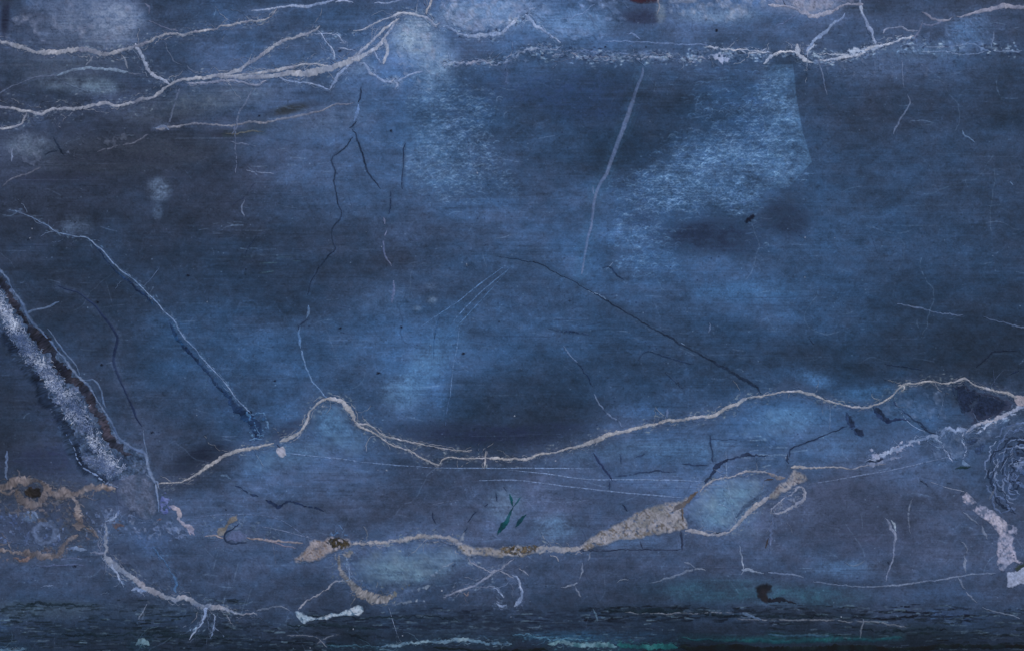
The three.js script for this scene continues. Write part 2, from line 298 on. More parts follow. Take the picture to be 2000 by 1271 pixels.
// ------------------------------------------------------------------ stains and cloudy patches in the stone
for (const [x, y, rx, ry, turn, h, a] of [
  [170, 40, 150, 75, 0, '6f7590', 0.7], [228, 38, 60, 62, 0, '8d94b2', 0.75], [135, 165, 95, 26, 4, '66738c', 0.55], [190, 168, 70, 24, 5, '6f7f98', 0.5],
  [812, 75, 62, 60, 0, '93a0bc', 0.85], [850, 120, 55, 70, 0, '8496b8', 0.6], [832, 230, 52, 110, 8, '6482a8', 0.22], [850, 325, 80, 75, 0, '6280a8', 0.18],
  [990, 25, 120, 45, 0, '8094be', 0.65], [900, 30, 60, 40, 0, '8f9fc2', 0.55], [1130, 45, 100, 40, 0, '7690bd', 0.5], [1085, 60, 60, 30, 0, '6a86b6', 0.4],
  [1255, 32, 62, 28, 0, '343a54', 0.8], [1400, 30, 120, 24, 0, '7486a8', 0.6], [1290, 25, 14, 30, 0, '8a94a8', 0.5], [1580, 10, 110, 24, 0, '8688a4', 0.8],
  [1890, 62, 60, 42, -10, '5d7aa8', 0.55], [1800, 100, 110, 26, 0, '5f7496', 0.45], [1700, 130, 120, 36, 0, '56668a', 0.5], [640, 235, 120, 40, -12, '606c8a', 0.35],
  [565, 214, 62, 13, -14, '343844', 0.85], [505, 243, 40, 14, 0, '383a40', 0.55], [440, 262, 60, 14, 0, '2f3346', 0.5], [310, 370, 30, 32, 0, '6f7d9c', 0.75], [308, 415, 14, 20, 0, '66789a', 0.6],
  [150, 440, 42, 26, 0, '5d6986', 0.6], [220, 310, 140, 18, 0, '2a2d42', 0.5], [110, 345, 120, 18, -3, '2b2e42', 0.5],
  [60, 285, 70, 34, 4, '6c768e', 0.6], [240, 300, 300, 60, -4, '3d3f4c', 0.45], [120, 130, 180, 60, 0, '4e505e', 0.35], [330, 215, 140, 40, -8, '4c4f5c', 0.35], [430, 190, 160, 40, -8, '626878', 0.35], [1470, 395, 45, 40, 0, '6f96ca', 0.15],
  [1535, 428, 70, 46, 14, '2a344c', 0.85], [1385, 458, 140, 46, -4, '29334c', 0.85], [1440, 478, 80, 30, 0, '2c3650', 0.6], [1250, 430, 40, 22, 0, '2c3858', 0.35], [1150, 190, 150, 70, 0, '2d3d66', 0.35], [1030, 170, 150, 50, 0, '324268', 0.3],
  [1460, 570, 150, 32, -2, '4a70a0', 0.4], [1590, 740, 50, 20, 18, '4f73a4', 0.7], [1700, 768, 110, 20, -6, '456a98', 0.55], [1255, 800, 70, 26, -6, '4a6a9c', 0.4],
  [785, 765, 55, 48, 0, '6484ae', 0.6], [830, 715, 46, 85, 38, '587ca8', 0.5], [880, 660, 60, 60, 30, '4c709f', 0.35], [645, 820, 40, 38, 0, '5a7ba4', 0.7], [670, 850, 70, 40, 20, '567298', 0.6], [560, 890, 110, 34, -14, '577296', 0.55],
  [920, 850, 210, 34, 4, '262c45', 0.6], [1040, 845, 150, 26, -6, '272d46', 0.6], [390, 893, 85, 30, -22, '22273a', 0.85], [560, 838, 50, 16, -30, '2a3048', 0.6], [90, 900, 100, 40, 0, '2b2f48', 0.5],
  [1430, 985, 78, 52, -24, '68829f', 0.8], [1400, 1005, 60, 36, -10, '6a85a6', 0.5], [790, 1112, 105, 42, 0, '6a8098', 0.75], [870, 1095, 60, 30, 0, '62789a', 0.5], [985, 985, 50, 46, 0, '6a7e9c', 0.45], [1085, 1030, 60, 32, 0, '6580a6', 0.6],
  [1230, 1055, 110, 20, 0, '566f9a', 0.5], [1180, 965, 120, 36, 0, '3d4560', 0.4], [1660, 960, 130, 30, 0, '4a4e68', 0.4], [1700, 1050, 150, 60, 0, '3e425a', 0.4], [1650, 1110, 90, 26, 0, '54709a', 0.5],
  [1400, 1152, 190, 34, 0, '37586c', 0.5], [1580, 1165, 150, 30, 0, '385c72', 0.45], [1850, 1160, 120, 30, 0, '3c4f72', 0.4], [1850, 1205, 70, 22, 0, '3f5078', 0.5], [1820, 1200, 16, 16, 0, '55709a', 0.5],
  [1560, 1247, 230, 9, 0, '245662', 0.55], [1820, 1235, 130, 20, 0, '26303c', 0.5], [1150, 1240, 220, 14, 0, '2c4a68', 0.5], [880, 1225, 120, 14, 0, '3a4a62', 0.5],
  [70, 1190, 200, 26, 0, '475466', 0.5], [280, 1190, 160, 20, 0, '46526a', 0.4], [60, 1020, 130, 60, 0, '3a4058', 0.4], [60, 1010, 26, 16, 0, '6a7fa4', 0.5], [110, 1090, 80, 14, 0, '5d6a90', 0.4],
  [255, 960, 52, 60, -10, '4e5676', 0.7], [230, 1040, 60, 40, 0, '53658c', 0.55], [300, 1060, 60, 40, 0, '4c6494', 0.5], [240, 1085, 50, 40, 0, '383c52', 0.4],
  [1940, 800, 62, 22, -14, '33334a', 0.75], [1900, 790, 30, 30, 0, '3c3e56', 0.5], [1780, 800, 60, 34, 0, '56709a', 0.4], [1640, 870, 120, 34, 0, '4f6a94', 0.4], [1975, 920, 60, 80, 0, '3c4a6c', 0.5],
  [1450, 25, 40, 16, 0, '7e90b0', 0.4], [700, 130, 40, 26, 0, '7c8fb4', 0.35], [770, 160, 20, 14, 0, '8094bc', 0.5], [1260, 3, 36, 7, 0, '3a2a36', 0.95], [1345, 3, 26, 6, 0, '8c8494', 0.6],
  [10, 30, 12, 60, 3, '24263a', 0.8], [843, 585, 14, 10, 0, '8492b0', 0.6], [815, 602, 12, 8, 0, '70809f', 0.55], [843, 560, 18, 8, 20, '66789c', 0.4], [760, 590, 90, 34, 0, '58709a', 0.3], [800, 455, 60, 40, 0, '50628a', 0.25],
  [1450, 1040, 50, 20, 0, '5a6884', 0.35], [1200, 880, 150, 26, -8, '587296', 0.35], [1350, 880, 120, 34, -4, '5a7ba4', 0.35], [1540, 820, 90, 36, -4, '5e80a8', 0.38],
]) blob(x, y, rx, ry, turn, h, a);
// chalk-dull worn areas full of small curved scratches; the right-hand one ends at a straight edge
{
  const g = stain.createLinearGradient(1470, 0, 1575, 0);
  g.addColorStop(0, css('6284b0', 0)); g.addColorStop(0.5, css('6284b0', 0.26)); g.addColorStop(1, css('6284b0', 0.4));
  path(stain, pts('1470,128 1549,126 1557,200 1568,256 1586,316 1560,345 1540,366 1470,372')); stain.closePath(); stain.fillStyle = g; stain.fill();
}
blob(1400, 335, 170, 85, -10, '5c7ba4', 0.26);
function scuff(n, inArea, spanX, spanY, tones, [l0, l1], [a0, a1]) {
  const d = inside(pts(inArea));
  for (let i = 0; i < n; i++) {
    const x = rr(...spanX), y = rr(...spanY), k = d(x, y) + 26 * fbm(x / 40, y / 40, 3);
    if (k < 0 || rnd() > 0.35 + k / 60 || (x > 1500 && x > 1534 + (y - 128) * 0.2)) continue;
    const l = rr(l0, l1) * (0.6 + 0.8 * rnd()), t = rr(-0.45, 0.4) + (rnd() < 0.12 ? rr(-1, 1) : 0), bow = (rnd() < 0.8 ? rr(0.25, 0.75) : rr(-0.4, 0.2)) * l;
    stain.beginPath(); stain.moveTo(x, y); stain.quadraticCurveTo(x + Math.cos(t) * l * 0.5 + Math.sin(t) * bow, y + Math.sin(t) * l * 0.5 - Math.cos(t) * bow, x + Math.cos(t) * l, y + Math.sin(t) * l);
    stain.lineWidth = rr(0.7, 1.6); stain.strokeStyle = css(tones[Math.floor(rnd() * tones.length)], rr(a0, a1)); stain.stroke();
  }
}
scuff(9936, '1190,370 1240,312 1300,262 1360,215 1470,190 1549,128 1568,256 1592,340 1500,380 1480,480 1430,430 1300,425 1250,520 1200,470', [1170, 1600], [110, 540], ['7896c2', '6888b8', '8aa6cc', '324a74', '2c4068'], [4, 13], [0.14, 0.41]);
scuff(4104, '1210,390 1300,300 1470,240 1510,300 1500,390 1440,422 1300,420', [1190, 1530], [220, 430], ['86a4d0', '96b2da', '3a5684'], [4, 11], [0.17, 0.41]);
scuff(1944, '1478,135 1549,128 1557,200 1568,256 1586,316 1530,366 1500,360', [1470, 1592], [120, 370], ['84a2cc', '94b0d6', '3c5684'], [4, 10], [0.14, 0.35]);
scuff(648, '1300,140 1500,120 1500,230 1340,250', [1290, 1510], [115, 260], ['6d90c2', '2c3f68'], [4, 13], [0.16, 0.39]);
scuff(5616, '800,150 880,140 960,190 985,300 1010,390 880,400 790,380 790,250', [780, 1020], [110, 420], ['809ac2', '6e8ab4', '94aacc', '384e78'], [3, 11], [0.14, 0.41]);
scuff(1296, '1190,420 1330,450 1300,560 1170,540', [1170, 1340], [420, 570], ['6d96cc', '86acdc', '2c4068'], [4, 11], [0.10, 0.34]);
scuff(1080, '1840,110 1990,110 1990,230 1800,220', [1780, 1995], [90, 230], ['7886a8', '23283c', '6a7a9c'], [3, 7], [0.16, 0.39]);
// rows of dark broken bedding along the foot of the view
for (const [x0, x1, y0, y1, n, h] of [[-200, 470, 1178, 1262, 520, '1c2430'], [120, 760, 1222, 1330, 480, '161c28'], [1130, 1900, 1184, 1216, 460, '141824'], [760, 1330, 1196, 1250, 200, '20283a'], [1500, 2200, 1212, 1250, 260, '181e28'], [1320, 2200, 1254, 1420, 700, '0e1318'], [-200, 1330, 1270, 1420, 900, '18202c'], [600, 1200, 1190, 1230, 200, '1e2436'], [1900, 2200, 1190, 1260, 120, '1c2230']]) {
  for (let i = 0; i < n * 4; i++) {
    const row = Math.floor(Math.pow(rnd(), 0.85) * 12), x = rr(x0, x1), y = y0 + ((y1 - y0) * (row + 0.9 * noise(x / 90, row * 7) + rr(-0.8, 0.8))) / 12, l = rr(3, 22), s = noise(x / 44, row * 3.7) + 0.5 * noise(x / 12, y / 4);
    if (s < -0.05) continue;
    stain.beginPath(); stain.moveTo(x, y); stain.quadraticCurveTo(x + l * 0.5, y + rr(-1.8, 1.8), x + l, y + rr(-1.4, 1.4)); stain.lineWidth = rr(0.8, 3.2); stain.strokeStyle = css(rnd() < 0.14 ? '5c6c80' : h, rr(0.25, 0.7)); stain.stroke();
  }
}
for (let i = 0; i < 900; i++) {                                      // saw marks along the bedding, light and dark
  const x = rr(-200, 2200), y = rr(-160, 1430), l = rr(20, 130), light = rnd() < 0.55;
  stain.beginPath(); stain.moveTo(x, y); stain.lineTo(x + l, y + rr(-2, 2)); stain.lineWidth = rr(0.7, 1.5); stain.strokeStyle = css(light ? '7f94ba' : '1c2338', rr(0.06, light ? 0.16 : 0.26)); stain.stroke();
}
for (const [x, y, n, h] of [[430, 450, 7, '8298bc'], [470, 470, 5, '7086a8'], [520, 520, 5, '5f8088'], [1490, 890, 14, 'a8bcdc'], [1440, 872, 5, '9cb2d6'], [520, 310, 6, '8090b0'], [1320, 930, 6, '7488ac'], [400, 1140, 4, '8496b4']])
  for (let i = 0; i < n; i++) { const a = x + rr(-55, 55), b = y + rr(-22, 22); stain.beginPath(); stain.moveTo(a, b); stain.lineTo(a + rr(10, 34), b + rr(-4, 3)); stain.lineWidth = rr(0.7, 1.4); stain.strokeStyle = css(h, rr(0.25, 0.65)); stain.stroke(); }
for (const [x, y, t] of [[440, 1160, 78], [480, 1170, 72], [425, 1080, 75], [465, 1100, 76], [490, 1150, 74], [300, 560, 60]])
  { const a = THREE.MathUtils.degToRad(t); stain.beginPath(); stain.moveTo(x, y); stain.lineTo(x - 34 * Math.cos(a), y + 34 * Math.sin(a)); stain.lineWidth = 1.2; stain.strokeStyle = css('8292b0', 0.4); stain.stroke(); }

for (let i = 0; i < 7000; i++) {                                     // specks, nicks and hairlines all over
  const x = rr(-200, 2200), y = rr(-160, 1430), light = rnd() < 0.42 ? 1 : 0;
  if (fbm(x / 70, y / 50, 2) < rr(-0.7, 0.5)) continue;
  stain.beginPath(); stain.ellipse(x, y, rr(0.6, light ? 1.5 : 2.2), rr(0.5, 1.3), rr(-0.5, 0.5), 0, 7); stain.fillStyle = css(light ? '8fa3c6' : '1b2440', rr(0.15, light ? 0.5 : 0.55)); stain.fill();
}
for (let i = 0; i < 1500; i++) {
  const x = rr(-200, 2200), y = rr(-160, 1430), a = rnd() < 0.6 ? rr(-0.3, 0.3) : rr(0, 6.3), l = rr(6, 42), bow = rr(-5, 5);
  stain.beginPath(); stain.moveTo(x, y); stain.quadraticCurveTo(x + Math.cos(a) * l / 2 + bow, y + Math.sin(a) * l / 2 + bow, x + Math.cos(a) * l, y + Math.sin(a) * l); stain.lineWidth = rr(0.5, 1.3); stain.strokeStyle = css(rnd() < 0.6 ? '7f93b8' : '1d2742', rr(0.12, 0.36)); stain.stroke();
}
for (const [s, n, wide] of [['860,124 935,122 1000,117 1040,96 1096,94', 200, 9], ['1000,108 1100,104 1180,112 1260,108 1340,112 1430,108', 560, 15], ['1380,110 1450,104 1520,112 1600,110 1690,100 1790,90 1900,96 2000,100', 1000, 14], ['870,50 930,66 985,58 1040,20', 180, 12], ['1080,108 1180,115 1280,112 1370,118', 420, 5]]) {
  const line = curve(s, 2);
  for (let i = 0; i < n; i++) { const p = line[Math.floor(rnd() * line.length)], q = rr(-1, 1) * rnd(); if (fbm(p[0] / 26, p[1] / 9 + q, 2) < rr(-0.15, 0.25)) continue; stain.beginPath(); stain.ellipse(p[0] + rr(-2, 2), p[1] + q * wide * 1.6, rr(0.8, 5), rr(0.7, 2.2), rr(-0.6, 0.6), 0, 7); stain.fillStyle = css(rnd() < 0.66 ? ['9aaccc', 'b0bad0', '7f94bc'][Math.floor(rnd() * 3)] : '222b48', rr(0.25, 0.75)); stain.fill(); }
}

for (let i = 0; i < 150; i++) {
  let x = rr(-200, 2200), y = rr(-160, 1430), a = rnd() < 0.5 ? rr(-0.4, 0.4) : rr(0.7, 2.4); const light = rnd() < 0.65, n = Math.floor(rr(10, 60));
  if (x > 350 && x < 1900 && y > 480 && y < 720 && rnd() < 0.6) continue;
  stain.strokeStyle = css(light ? '7c90b4' : '1e2842', rr(0.12, 0.4)); stain.lineWidth = rr(0.6, 1.7);
  stain.beginPath(); stain.moveTo(x, y);
  for (let k = 0; k < n; k++) { a += rr(-0.32, 0.32); x += Math.cos(a) * 3; y += Math.sin(a) * 3; if (rnd() < 0.12) stain.moveTo(x, y); else stain.lineTo(x, y); }
  stain.stroke();
}

// ------------------------------------------------------------------ upper veins
vein('pale_vein', [
  { s: '0,82 20,87 40,93 70,101 110,103 150,101 172,101 195,106 215,105 238,97 258,92 275,90 295,80 310,72 330,68 365,65 400,60 440,51 470,45 500,41 520,37 530,32', w: [5, 6, 7, 8, 11, 12, 9, 6, 5, 5, 5, 4] },
  { s: '530,34 534,24 540,15', w: 4 }, { s: '150,98 165,97 180,101', w: 5, c: ['7d809c'] },
], { c: LILAC, fibres: 2, label: 'pale grey vein along the upper left that thickens before its fork' });
vein('pale_vein', [{ s: '490,22 505,20 540,15 580,12 610,10 640,4 655,0', w: [3, 6, 6, 5] }, { s: '655,4 672,3 690,7', w: 4 }, { s: '730,7 760,4 778,0', w: [3, 5, 3] }], { c: BLUE });
vein('pale_vein', [
  { s: '0,208 20,210 40,215 62,217 82,223 90,217 120,212 150,211 180,206 210,200 225,206 250,202 275,195 300,189 315,177 330,167 345,160 365,155 400,152 430,149 462,151 500,152 530,148 560,145 600,142 630,134 660,127 682,121 692,113', w: [5, 6, 7, 7, 7, 8, 10, 8, 8, 9, 11, 19, 16] },
  { s: '430,150 465,147 500,143 540,137 580,128 610,125 640,128', w: [4, 7, 6, 5, 4] },
  { s: '425,148 450,143 468,136 486,124 500,115 520,102 538,88 552,79 576,73 604,65 618,58 625,51', w: [6, 9, 8, 8, 7, 5] },
  { s: '365,162 400,163 440,158 470,160 500,166 520,156', w: [6, 7, 6, 4], c: ['7a84a0', '979fb6'] },
  { s: '52,220 48,233 42,243 22,248 0,250', w: [6, 5, 4, 5] },
], { c: ['7f869c', '9da3b2', 'b3b7c2'], fibres: 2, label: 'long pale vein across the upper left, splitting into strands' });
vein('pale_vein', [{ s: '262,86 268,97 276,110 280,125 287,137 302,146 315,153 330,166', w: [8, 9, 10, 9, 11] }], { c: ['8fa0bc', 'a6aec4'], fibres: 2, label: 'short thick vein linking the two upper left veins' });
vein('pale_vein', [
  { s: '686,118 706,98 722,84 740,66 760,49 780,36', w: [8, 7, 6, 6, 5] }, { s: '690,120 715,104 736,92 746,79 756,68 764,55 774,40', w: [12, 10, 9, 8, 7, 6] },
  { s: '690,63 705,60 725,50 745,40 765,33 785,28', w: [3, 4, 4, 4] }, { s: '752,74 756,100 750,126', w: [6, 7, 8] }, { s: '730,97 738,112 746,124', w: [4, 5, 5], c: BLUE },
  { s: '684,128 664,144 654,158 643,177', w: [8, 7, 6, 3], c: BLUE }, { s: '543,150 560,158 590,161 610,165 645,176', w: [4, 4, 4, 3], c: BLUE }, { s: '700,124 712,125 722,138 734,149 745,157 766,160 770,154', w: [4, 5, 5, 6, 6], c: BLUE },
  { s: '765,160 782,158 795,149 812,141 826,140', w: [5, 5, 4, 6], c: BLUE }, { s: '768,158 776,166 772,176', w: [7, 8, 3], c: BLUE },
  { s: '622,60 634,76 648,95 654,118', w: [3, 3, 3], c: BLUE, gap: 0.1 }, { s: '610,66 640,66 662,68 668,78 672,84', w: [3, 4, 5, 6], c: BLUE }, { s: '660,96 675,98 694,100', w: 3, c: BLUE }, { s: '662,75 674,84 664,86', w: 3, c: BLUE },
  { s: '765,30 778,27 792,26 810,29 832,33 845,42 852,50 860,47', w: [4, 6, 7, 7, 7, 6] }, { s: '850,50 853,54', w: 5 },
], { c: ['8795b2', 'a5aec2', 'b8bdca'], fibres: 2, label: 'bundle of pale strands rising to a rounded head at the top' });
vein('pale_vein', [{ s: '866,48 876,50 886,58 902,67 915,70 930,70 946,68 964,69 981,63 990,51 1002,44 1008,34 1024,27 1046,15', w: [4, 5, 6, 9, 9, 8, 8, 9, 8, 7], jag: 0.8 }, { s: '936,70 937,76 936,83', w: [4, 3] }, { s: '915,64 914,74', w: 5 }, { s: '962,66 966,74', w: 5 },
  { s: '1026,28 1040,40 1046,48 1066,62 1084,74 1096,82', w: [7, 6, 5, 4, 3] }, { s: '842,0 840,10 834,18 833,28', w: [4, 5, 6], c: LILAC }], { c: BLUE, fibres: 2, label: 'jagged pale blue vein hanging like a fringe at the top' });
thread([{ s: '182,110 175,120 167,129', w: 3.5 }, { s: '237,108 245,122 249,134', w: 4 }], { c: ['7d88a0', '98a0b0'], gap: 0 });
vein('pale_vein', [{ s: '110,147 140,138 165,134 192,133 222,136 250,141', w: [4, 6, 5, 7] }, { s: '0,184 25,168 55,156 110,147', w: [2, 3, 3], c: ['5a6680'] }, { s: '125,162 150,172 175,182', w: 3, c: ['586880'] }, { s: '250,142 276,145', w: 3, c: ['626c84'] }], { c: ['6c819c', '8398b2'], lift: 0.24 });
vein('pale_vein', [{ s: '305,253 322,248 345,246 370,243 400,242 432,243 462,243 490,238 502,240 540,233 580,228 615,220 640,211 664,203 690,201', w: [7, 4, 4, 5, 5, 4, 4, 3] }, { s: '302,250 318,247 330,254', w: 6, c: ['7080a0'] }], { c: ['6f758a', '8a8e9c'], lift: 0.27 });
vein('ochre_streak', [{ s: '440,262 470,260 490,257 515,258', w: [2, 3, 5, 4] }], { mix: 0.8, c: ['5e5f5a', '76766a'], lift: 0.15, halo: '3c4048' });
thread([{ s: '350,172 342,200 334,228 328,246', w: 3 }, { s: '495,172 480,200 465,225 462,248 448,272', w: 3 }, { s: '460,240 459,300 460,340', w: 2.5 }, { s: '450,276 480,282 500,284', w: 3 }], { c: ['5d6a88', '73809c'], gap: 0.3 });
thread([{ s: '321,78 326,97 334,110 342,120 356,127', w: 3 }, { s: '366,126 376,137 395,144', w: 3 }], { c: ['5d6a84'], gap: 0.1 });
thread([{ s: '235,285 215,290 190,296', w: 3 }, { s: '80,325 56,338 40,344 22,350 6,366', w: 4 }, { s: '290,262 265,278 240,284', w: 4 }], { c: ['5a6074', '7a7f90'], gap: 0.3 });
thread([{ s: '26,288 24,302 24,316', w: 4 }, { s: '480,333 500,336', w: 3 }, { s: '500,337 535,338', w: 3 }, { s: '475,390 472,410 476,424', w: 3 }], { c: ['7f8fae'], gap: 0.1 });
crack([{ s: '103,270 112,284 123,303', w: [3, 5, 6] }, { s: '88,304 102,296 112,291', w: [3, 5] }], { label: 'short dark branching crack in a pale patch at left' });
thread([{ s: '140,62 160,56 180,48', w: 3 }, { s: '285,5 292,15 290,28', w: 3 }, { s: '290,40 320,52 350,62', w: 2.5 }], { c: ['5c6480', '7f86a0'], gap: 0.2 });
body('pale_patch', '14,262 40,258 80,270 118,292 120,318 95,328 62,318 30,312 16,300', ['58627c', '727d97', '828da8'], { ragged: 16, lace: 0.5, laceSize: 12, holes: 0.25, lift: 0.12, mix: 0.6, soft: 5, fine: 5 });
body('pale_patch', '124,280 145,262 170,262 184,280 178,305 150,314 128,300', ['56607a', '7886a0'], { ragged: 12, lace: 0.44, laceSize: 9, lift: 0.12, mix: 0.6, soft: 5, fine: 5 });
body('pale_patch', '190,268 250,262 300,258 270,284 210,296', ['4f5668', '646b80'], { ragged: 14, kind: 'stuff', lace: 0.5, laceSize: 8, lift: 0.09, mix: 0.6, soft: 5, fine: 5 });

// the upper right band of mineral
vein('speckled_band', [{ s: '865,124 900,125 935,122 970,122 1000,118', w: [4, 6, 5, 4], gap: 0.3 }, { s: '990,118 988,140 988,164', w: [5, 4, 3], c: ['56698f'] }, { s: '1002,112 1016,101 1040,95 1070,92 1096,93', w: [5, 6, 5, 4], c: BLUE },
  { s: '1076,107 1110,107 1148,112 1180,117 1222,115 1262,112 1300,110 1336,116 1380,116', w: [3, 5, 4, 5, 3, 6, 5], gap: 0.4 }, { s: '1100,98 1140,101 1180,104 1230,106 1280,104', w: [4, 6, 5], gap: 0.42, c: ['6a80aa'] }],
  { c: ['6f82aa', '92a2c2', 'a39fae'], rough: 1, jag: 1, lift: 0.2, mix: 0.7, fibres: 3, label: 'broken speckled band of pale mineral above the dark blue area' });
thread([{ s: '1180,82 1220,82 1260,82 1300,86 1350,87 1380,89', w: 3 }, { s: '1224,66 1238,68 1250,78', w: 4 }, { s: '1095,40 1120,36 1150,20 1160,8', w: 3 }], { c: ['7890bc'], gap: 0.05 });
vein('pale_vein', [{ s: '1378,90 1410,96 1450,98 1480,101 1506,104', w: [4, 5, 4, 5], gap: 0.2 }, { s: '1490,124 1500,115 1510,108 1530,103 1556,100', w: [10, 9, 6, 6] }, { s: '1498,96 1470,104 1440,100', w: [3, 4, 3], gap: 0.2 },
  { s: '1553,88 1557,96 1562,106 1572,116 1590,122', w: [10, 12, 13, 10, 5] }, { s: '1571,106 1578,97 1590,86', w: [6, 7, 6] }, { s: '1600,107 1625,105 1645,108 1656,104', w: [3, 5, 6, 5] }, { s: '1596,119 1622,117 1645,114 1672,109 1690,103', w: [3, 6, 7, 5], gap: 0.2 },
  { s: '1690,100 1706,92 1722,90 1740,85 1762,79 1786,73', w: [9, 8, 7, 6, 5, 4] }, { s: '1682,98 1700,96 1716,92', w: 8 }], { c: ['93a6c6', 'b0bbd0', 'c6cad6'], rough: 0.8, jag: 0.7, fibres: 2, label: 'ragged pale vein with bright knots at the upper right' });
body('crystal_patch', '1376,108 1395,103 1420,106 1428,116 1420,126 1400,122 1380,118', ['8298c2', 'a4b0cc'], { ragged: 8, lace: 0.62, laceSize: 5, lift: 0.3 });
body('crystal_patch', '1650,102 1664,90 1682,88 1694,96 1684,108 1660,110', ['8ba4cc', 'b4c2d8'], { ragged: 8, lace: 0.6, laceSize: 4, lift: 0.36, label: 'bright lacy crystals on the upper right vein' });
vein('pale_vein', [{ s: '1680,0 1684,16 1691,40 1700,62 1707,80 1714,92', w: [6, 6, 6, 7, 7, 8] }], { c: ['7d90b4', '9fadc6'], label: 'pale vein dropping from the top edge at the upper right' });
vein('pale_vein', [{ s: '1500,10 1538,13 1552,18 1566,25 1590,31 1612,28 1630,21 1642,12 1660,9 1686,10', w: [8, 6, 7, 12, 10, 10, 8, 7, 9] }, { s: '1530,2 1536,14', w: 4, c: ['23283c'], lift: 0.09 }], { c: ['7c8298', '989cb0', 'a8aabb'], label: 'mauve grey vein edging a pale patch at the top' });
vein('pale_vein', [{ s: '1572,100 1585,86 1598,74 1614,62 1626,48 1644,38 1652,26', w: [5, 7, 7, 6, 6, 4] }, { s: '1556,28 1540,40 1516,52', w: 3, c: ['56678c'] }], { c: ['7187ae', '8ea2c2'], gap: 0.08 });
vein('pale_vein', [{ s: '2000,15 1978,13 1958,12 1930,18 1905,25 1885,31 1868,33', w: [7, 8, 7, 9, 9, 6, 3] }, { s: '1862,34 1850,40 1830,40 1812,32 1800,24', w: [4, 6, 7, 5, 3] }, { s: '1725,66 1728,59 1742,56 1758,54 1772,60 1792,62', w: [7, 4, 5, 6, 5, 7], c: ['73809e', '8f9ab4'] }, { s: '1800,44 1815,50 1840,42', w: 4, c: ['6d7898'] }, { s: '1786,75 1796,60 1800,44', w: 3, c: ['6d7898'] }], { c: ['70768e', '8c90a6', '9c9eb0'], gap: 0.1 });
thread([{ s: '1762,85 1800,89 1850,93 1890,88 1920,96 1932,101', w: 3.5 }, { s: '1800,100 1850,103 1900,108 1930,101', w: 3 }, { s: '1940,101 1966,101 1998,100', w: 4 }, { s: '1943,60 1938,80 1935,96', w: 3 }, { s: '1850,60 1875,62 1895,50', w: 4 }], { c: ['5f779f', '7f92b4'], gap: 0.2 });
thread([{ s: '1600,122 1605,145 1610,168 1615,186', w: [5, 4, 4, 3] }, { s: '1761,118 1763,145 1766,172', w: 3 }, { s: '1773,184 1777,200 1769,216 1759,233 1749,250 1744,262', w: [3, 4, 4, 4, 3] }], { c: ['65789c', '8290ac'], gap: 0.1 });
thread([{ s: '1878,255 1884,266 1904,280', w: 4 }, { s: '1972,356 1978,362', w: 4 }], { c: ['6d8ab0'], gap: 0 });
body('rust_patch', '1228,-30 1288,-30 1290,4 1262,7 1232,5', ['33242e', '46303a'], { ragged: 3, label: 'rust brown patch cut by the top edge' });
thread([{ s: '1285,0 1286,16 1283,28', w: 5 }], { c: ['94909a'], gap: 0, lift: 0.12 });

// ------------------------------------------------------------------ the middle of the slab
vein('pale_stripe', [{ s: '1256,132 1255,146 1245,172 1235,200 1225,231 1216,256 1205,282 1195,312 1186,336 1175,356 1165,376 1160,400 1157,424 1153,450 1145,480 1140,510 1136,536', w: [4, 6, 7, 10, 11, 11, 10, 10, 9, 8, 7, 6, 5, 6, 5, 4, 3] }, { s: '1160,380 1158,364', w: 3 }, { s: '1232,203 1241,201', w: 3 }], { mix: 0.68, soft: 3, c: ['586a90', '6a7ca4', '7481a4'], lift: 0.18, jag: 0.3, rough: 0.3, halo: '4a6390', label: 'straight dull blue stripe leaning through the upper middle' });
crack([{ s: '706,170 704,190 700,200', w: 4, gap: 0.1 }, { s: '694,236 688,244 683,250', w: 4 }, { s: '690,252 696,266 701,284 708,306 714,322 722,342 733,357 744,369', w: [3, 4, 3, 4, 3, 2] }, { s: '688,268 676,288 662,298 650,305 647,314 653,330 655,360 658,390 668,418 664,430 655,440 650,455 652,472 655,486 640,502 626,520 615,540 606,560 600,576', w: [2, 2, 3, 3, 3, 3, 3, 2, 3, 3, 2, 2] }],
  { halo: '3a4c74', gap: 0.05, mix: 0.88, label: 'thin dark crack wandering down the middle left' });
thread([{ s: '700,204 697,222 692,238', w: [5, 7, 4], c: ['6f8ec0'] }, { s: '602,596 603,610 600,622', w: 5 }, { s: '588,634 583,650 585,664 587,680', w: [3, 5, 7, 6] }, { s: '588,684 594,704 601,724 612,746 622,758 637,777', w: 3.5 }], { c: ['5f86b8', '86a4cc'], gap: 0.05, label: 'light blue lower end of the wandering crack' });
crack([{ s: '602,624 588,634 582,648', w: 3 }, { s: '790,280 788,320 786,370', w: 2.5, gap: 0.2 }, { s: '763,374 762,400 758,418', w: 4, gap: 0.2 }, { s: '500,460 480,500', w: 0.1 }], { c: ['222c48'] });
thread([{ s: '754,450 751,470 753,495 763,513 766,520', w: 4 }, { s: '768,548 771,570 766,592', w: 5 }, { s: '748,424 752,438', w: 4 }], { c: ['5d6c96', '8088a8'], gap: 0.25 });
crack([{ s: '968,499 984,502 1000,506 1022,510 1060,519 1074,526 1100,540 1130,555 1158,573 1192,592 1222,609 1262,632 1302,655 1336,674 1372,694 1410,715 1440,733 1464,748 1480,760 1486,769', w: [0.5, 1.5, 2, 2, 2.5, 3, 3.5, 4, 5, 5, 6, 6, 6] }], { gap: 0.07, label: 'long straight dark crack running down to the right in the middle' });
thread([{ s: '1148,568 1165,574 1188,588', w: 3 }, { s: '1330,670 1338,674', w: 4 }, { s: '1184,526 1196,512', w: 2.5 }], { c: ['86a0c4'], gap: 0.3 });
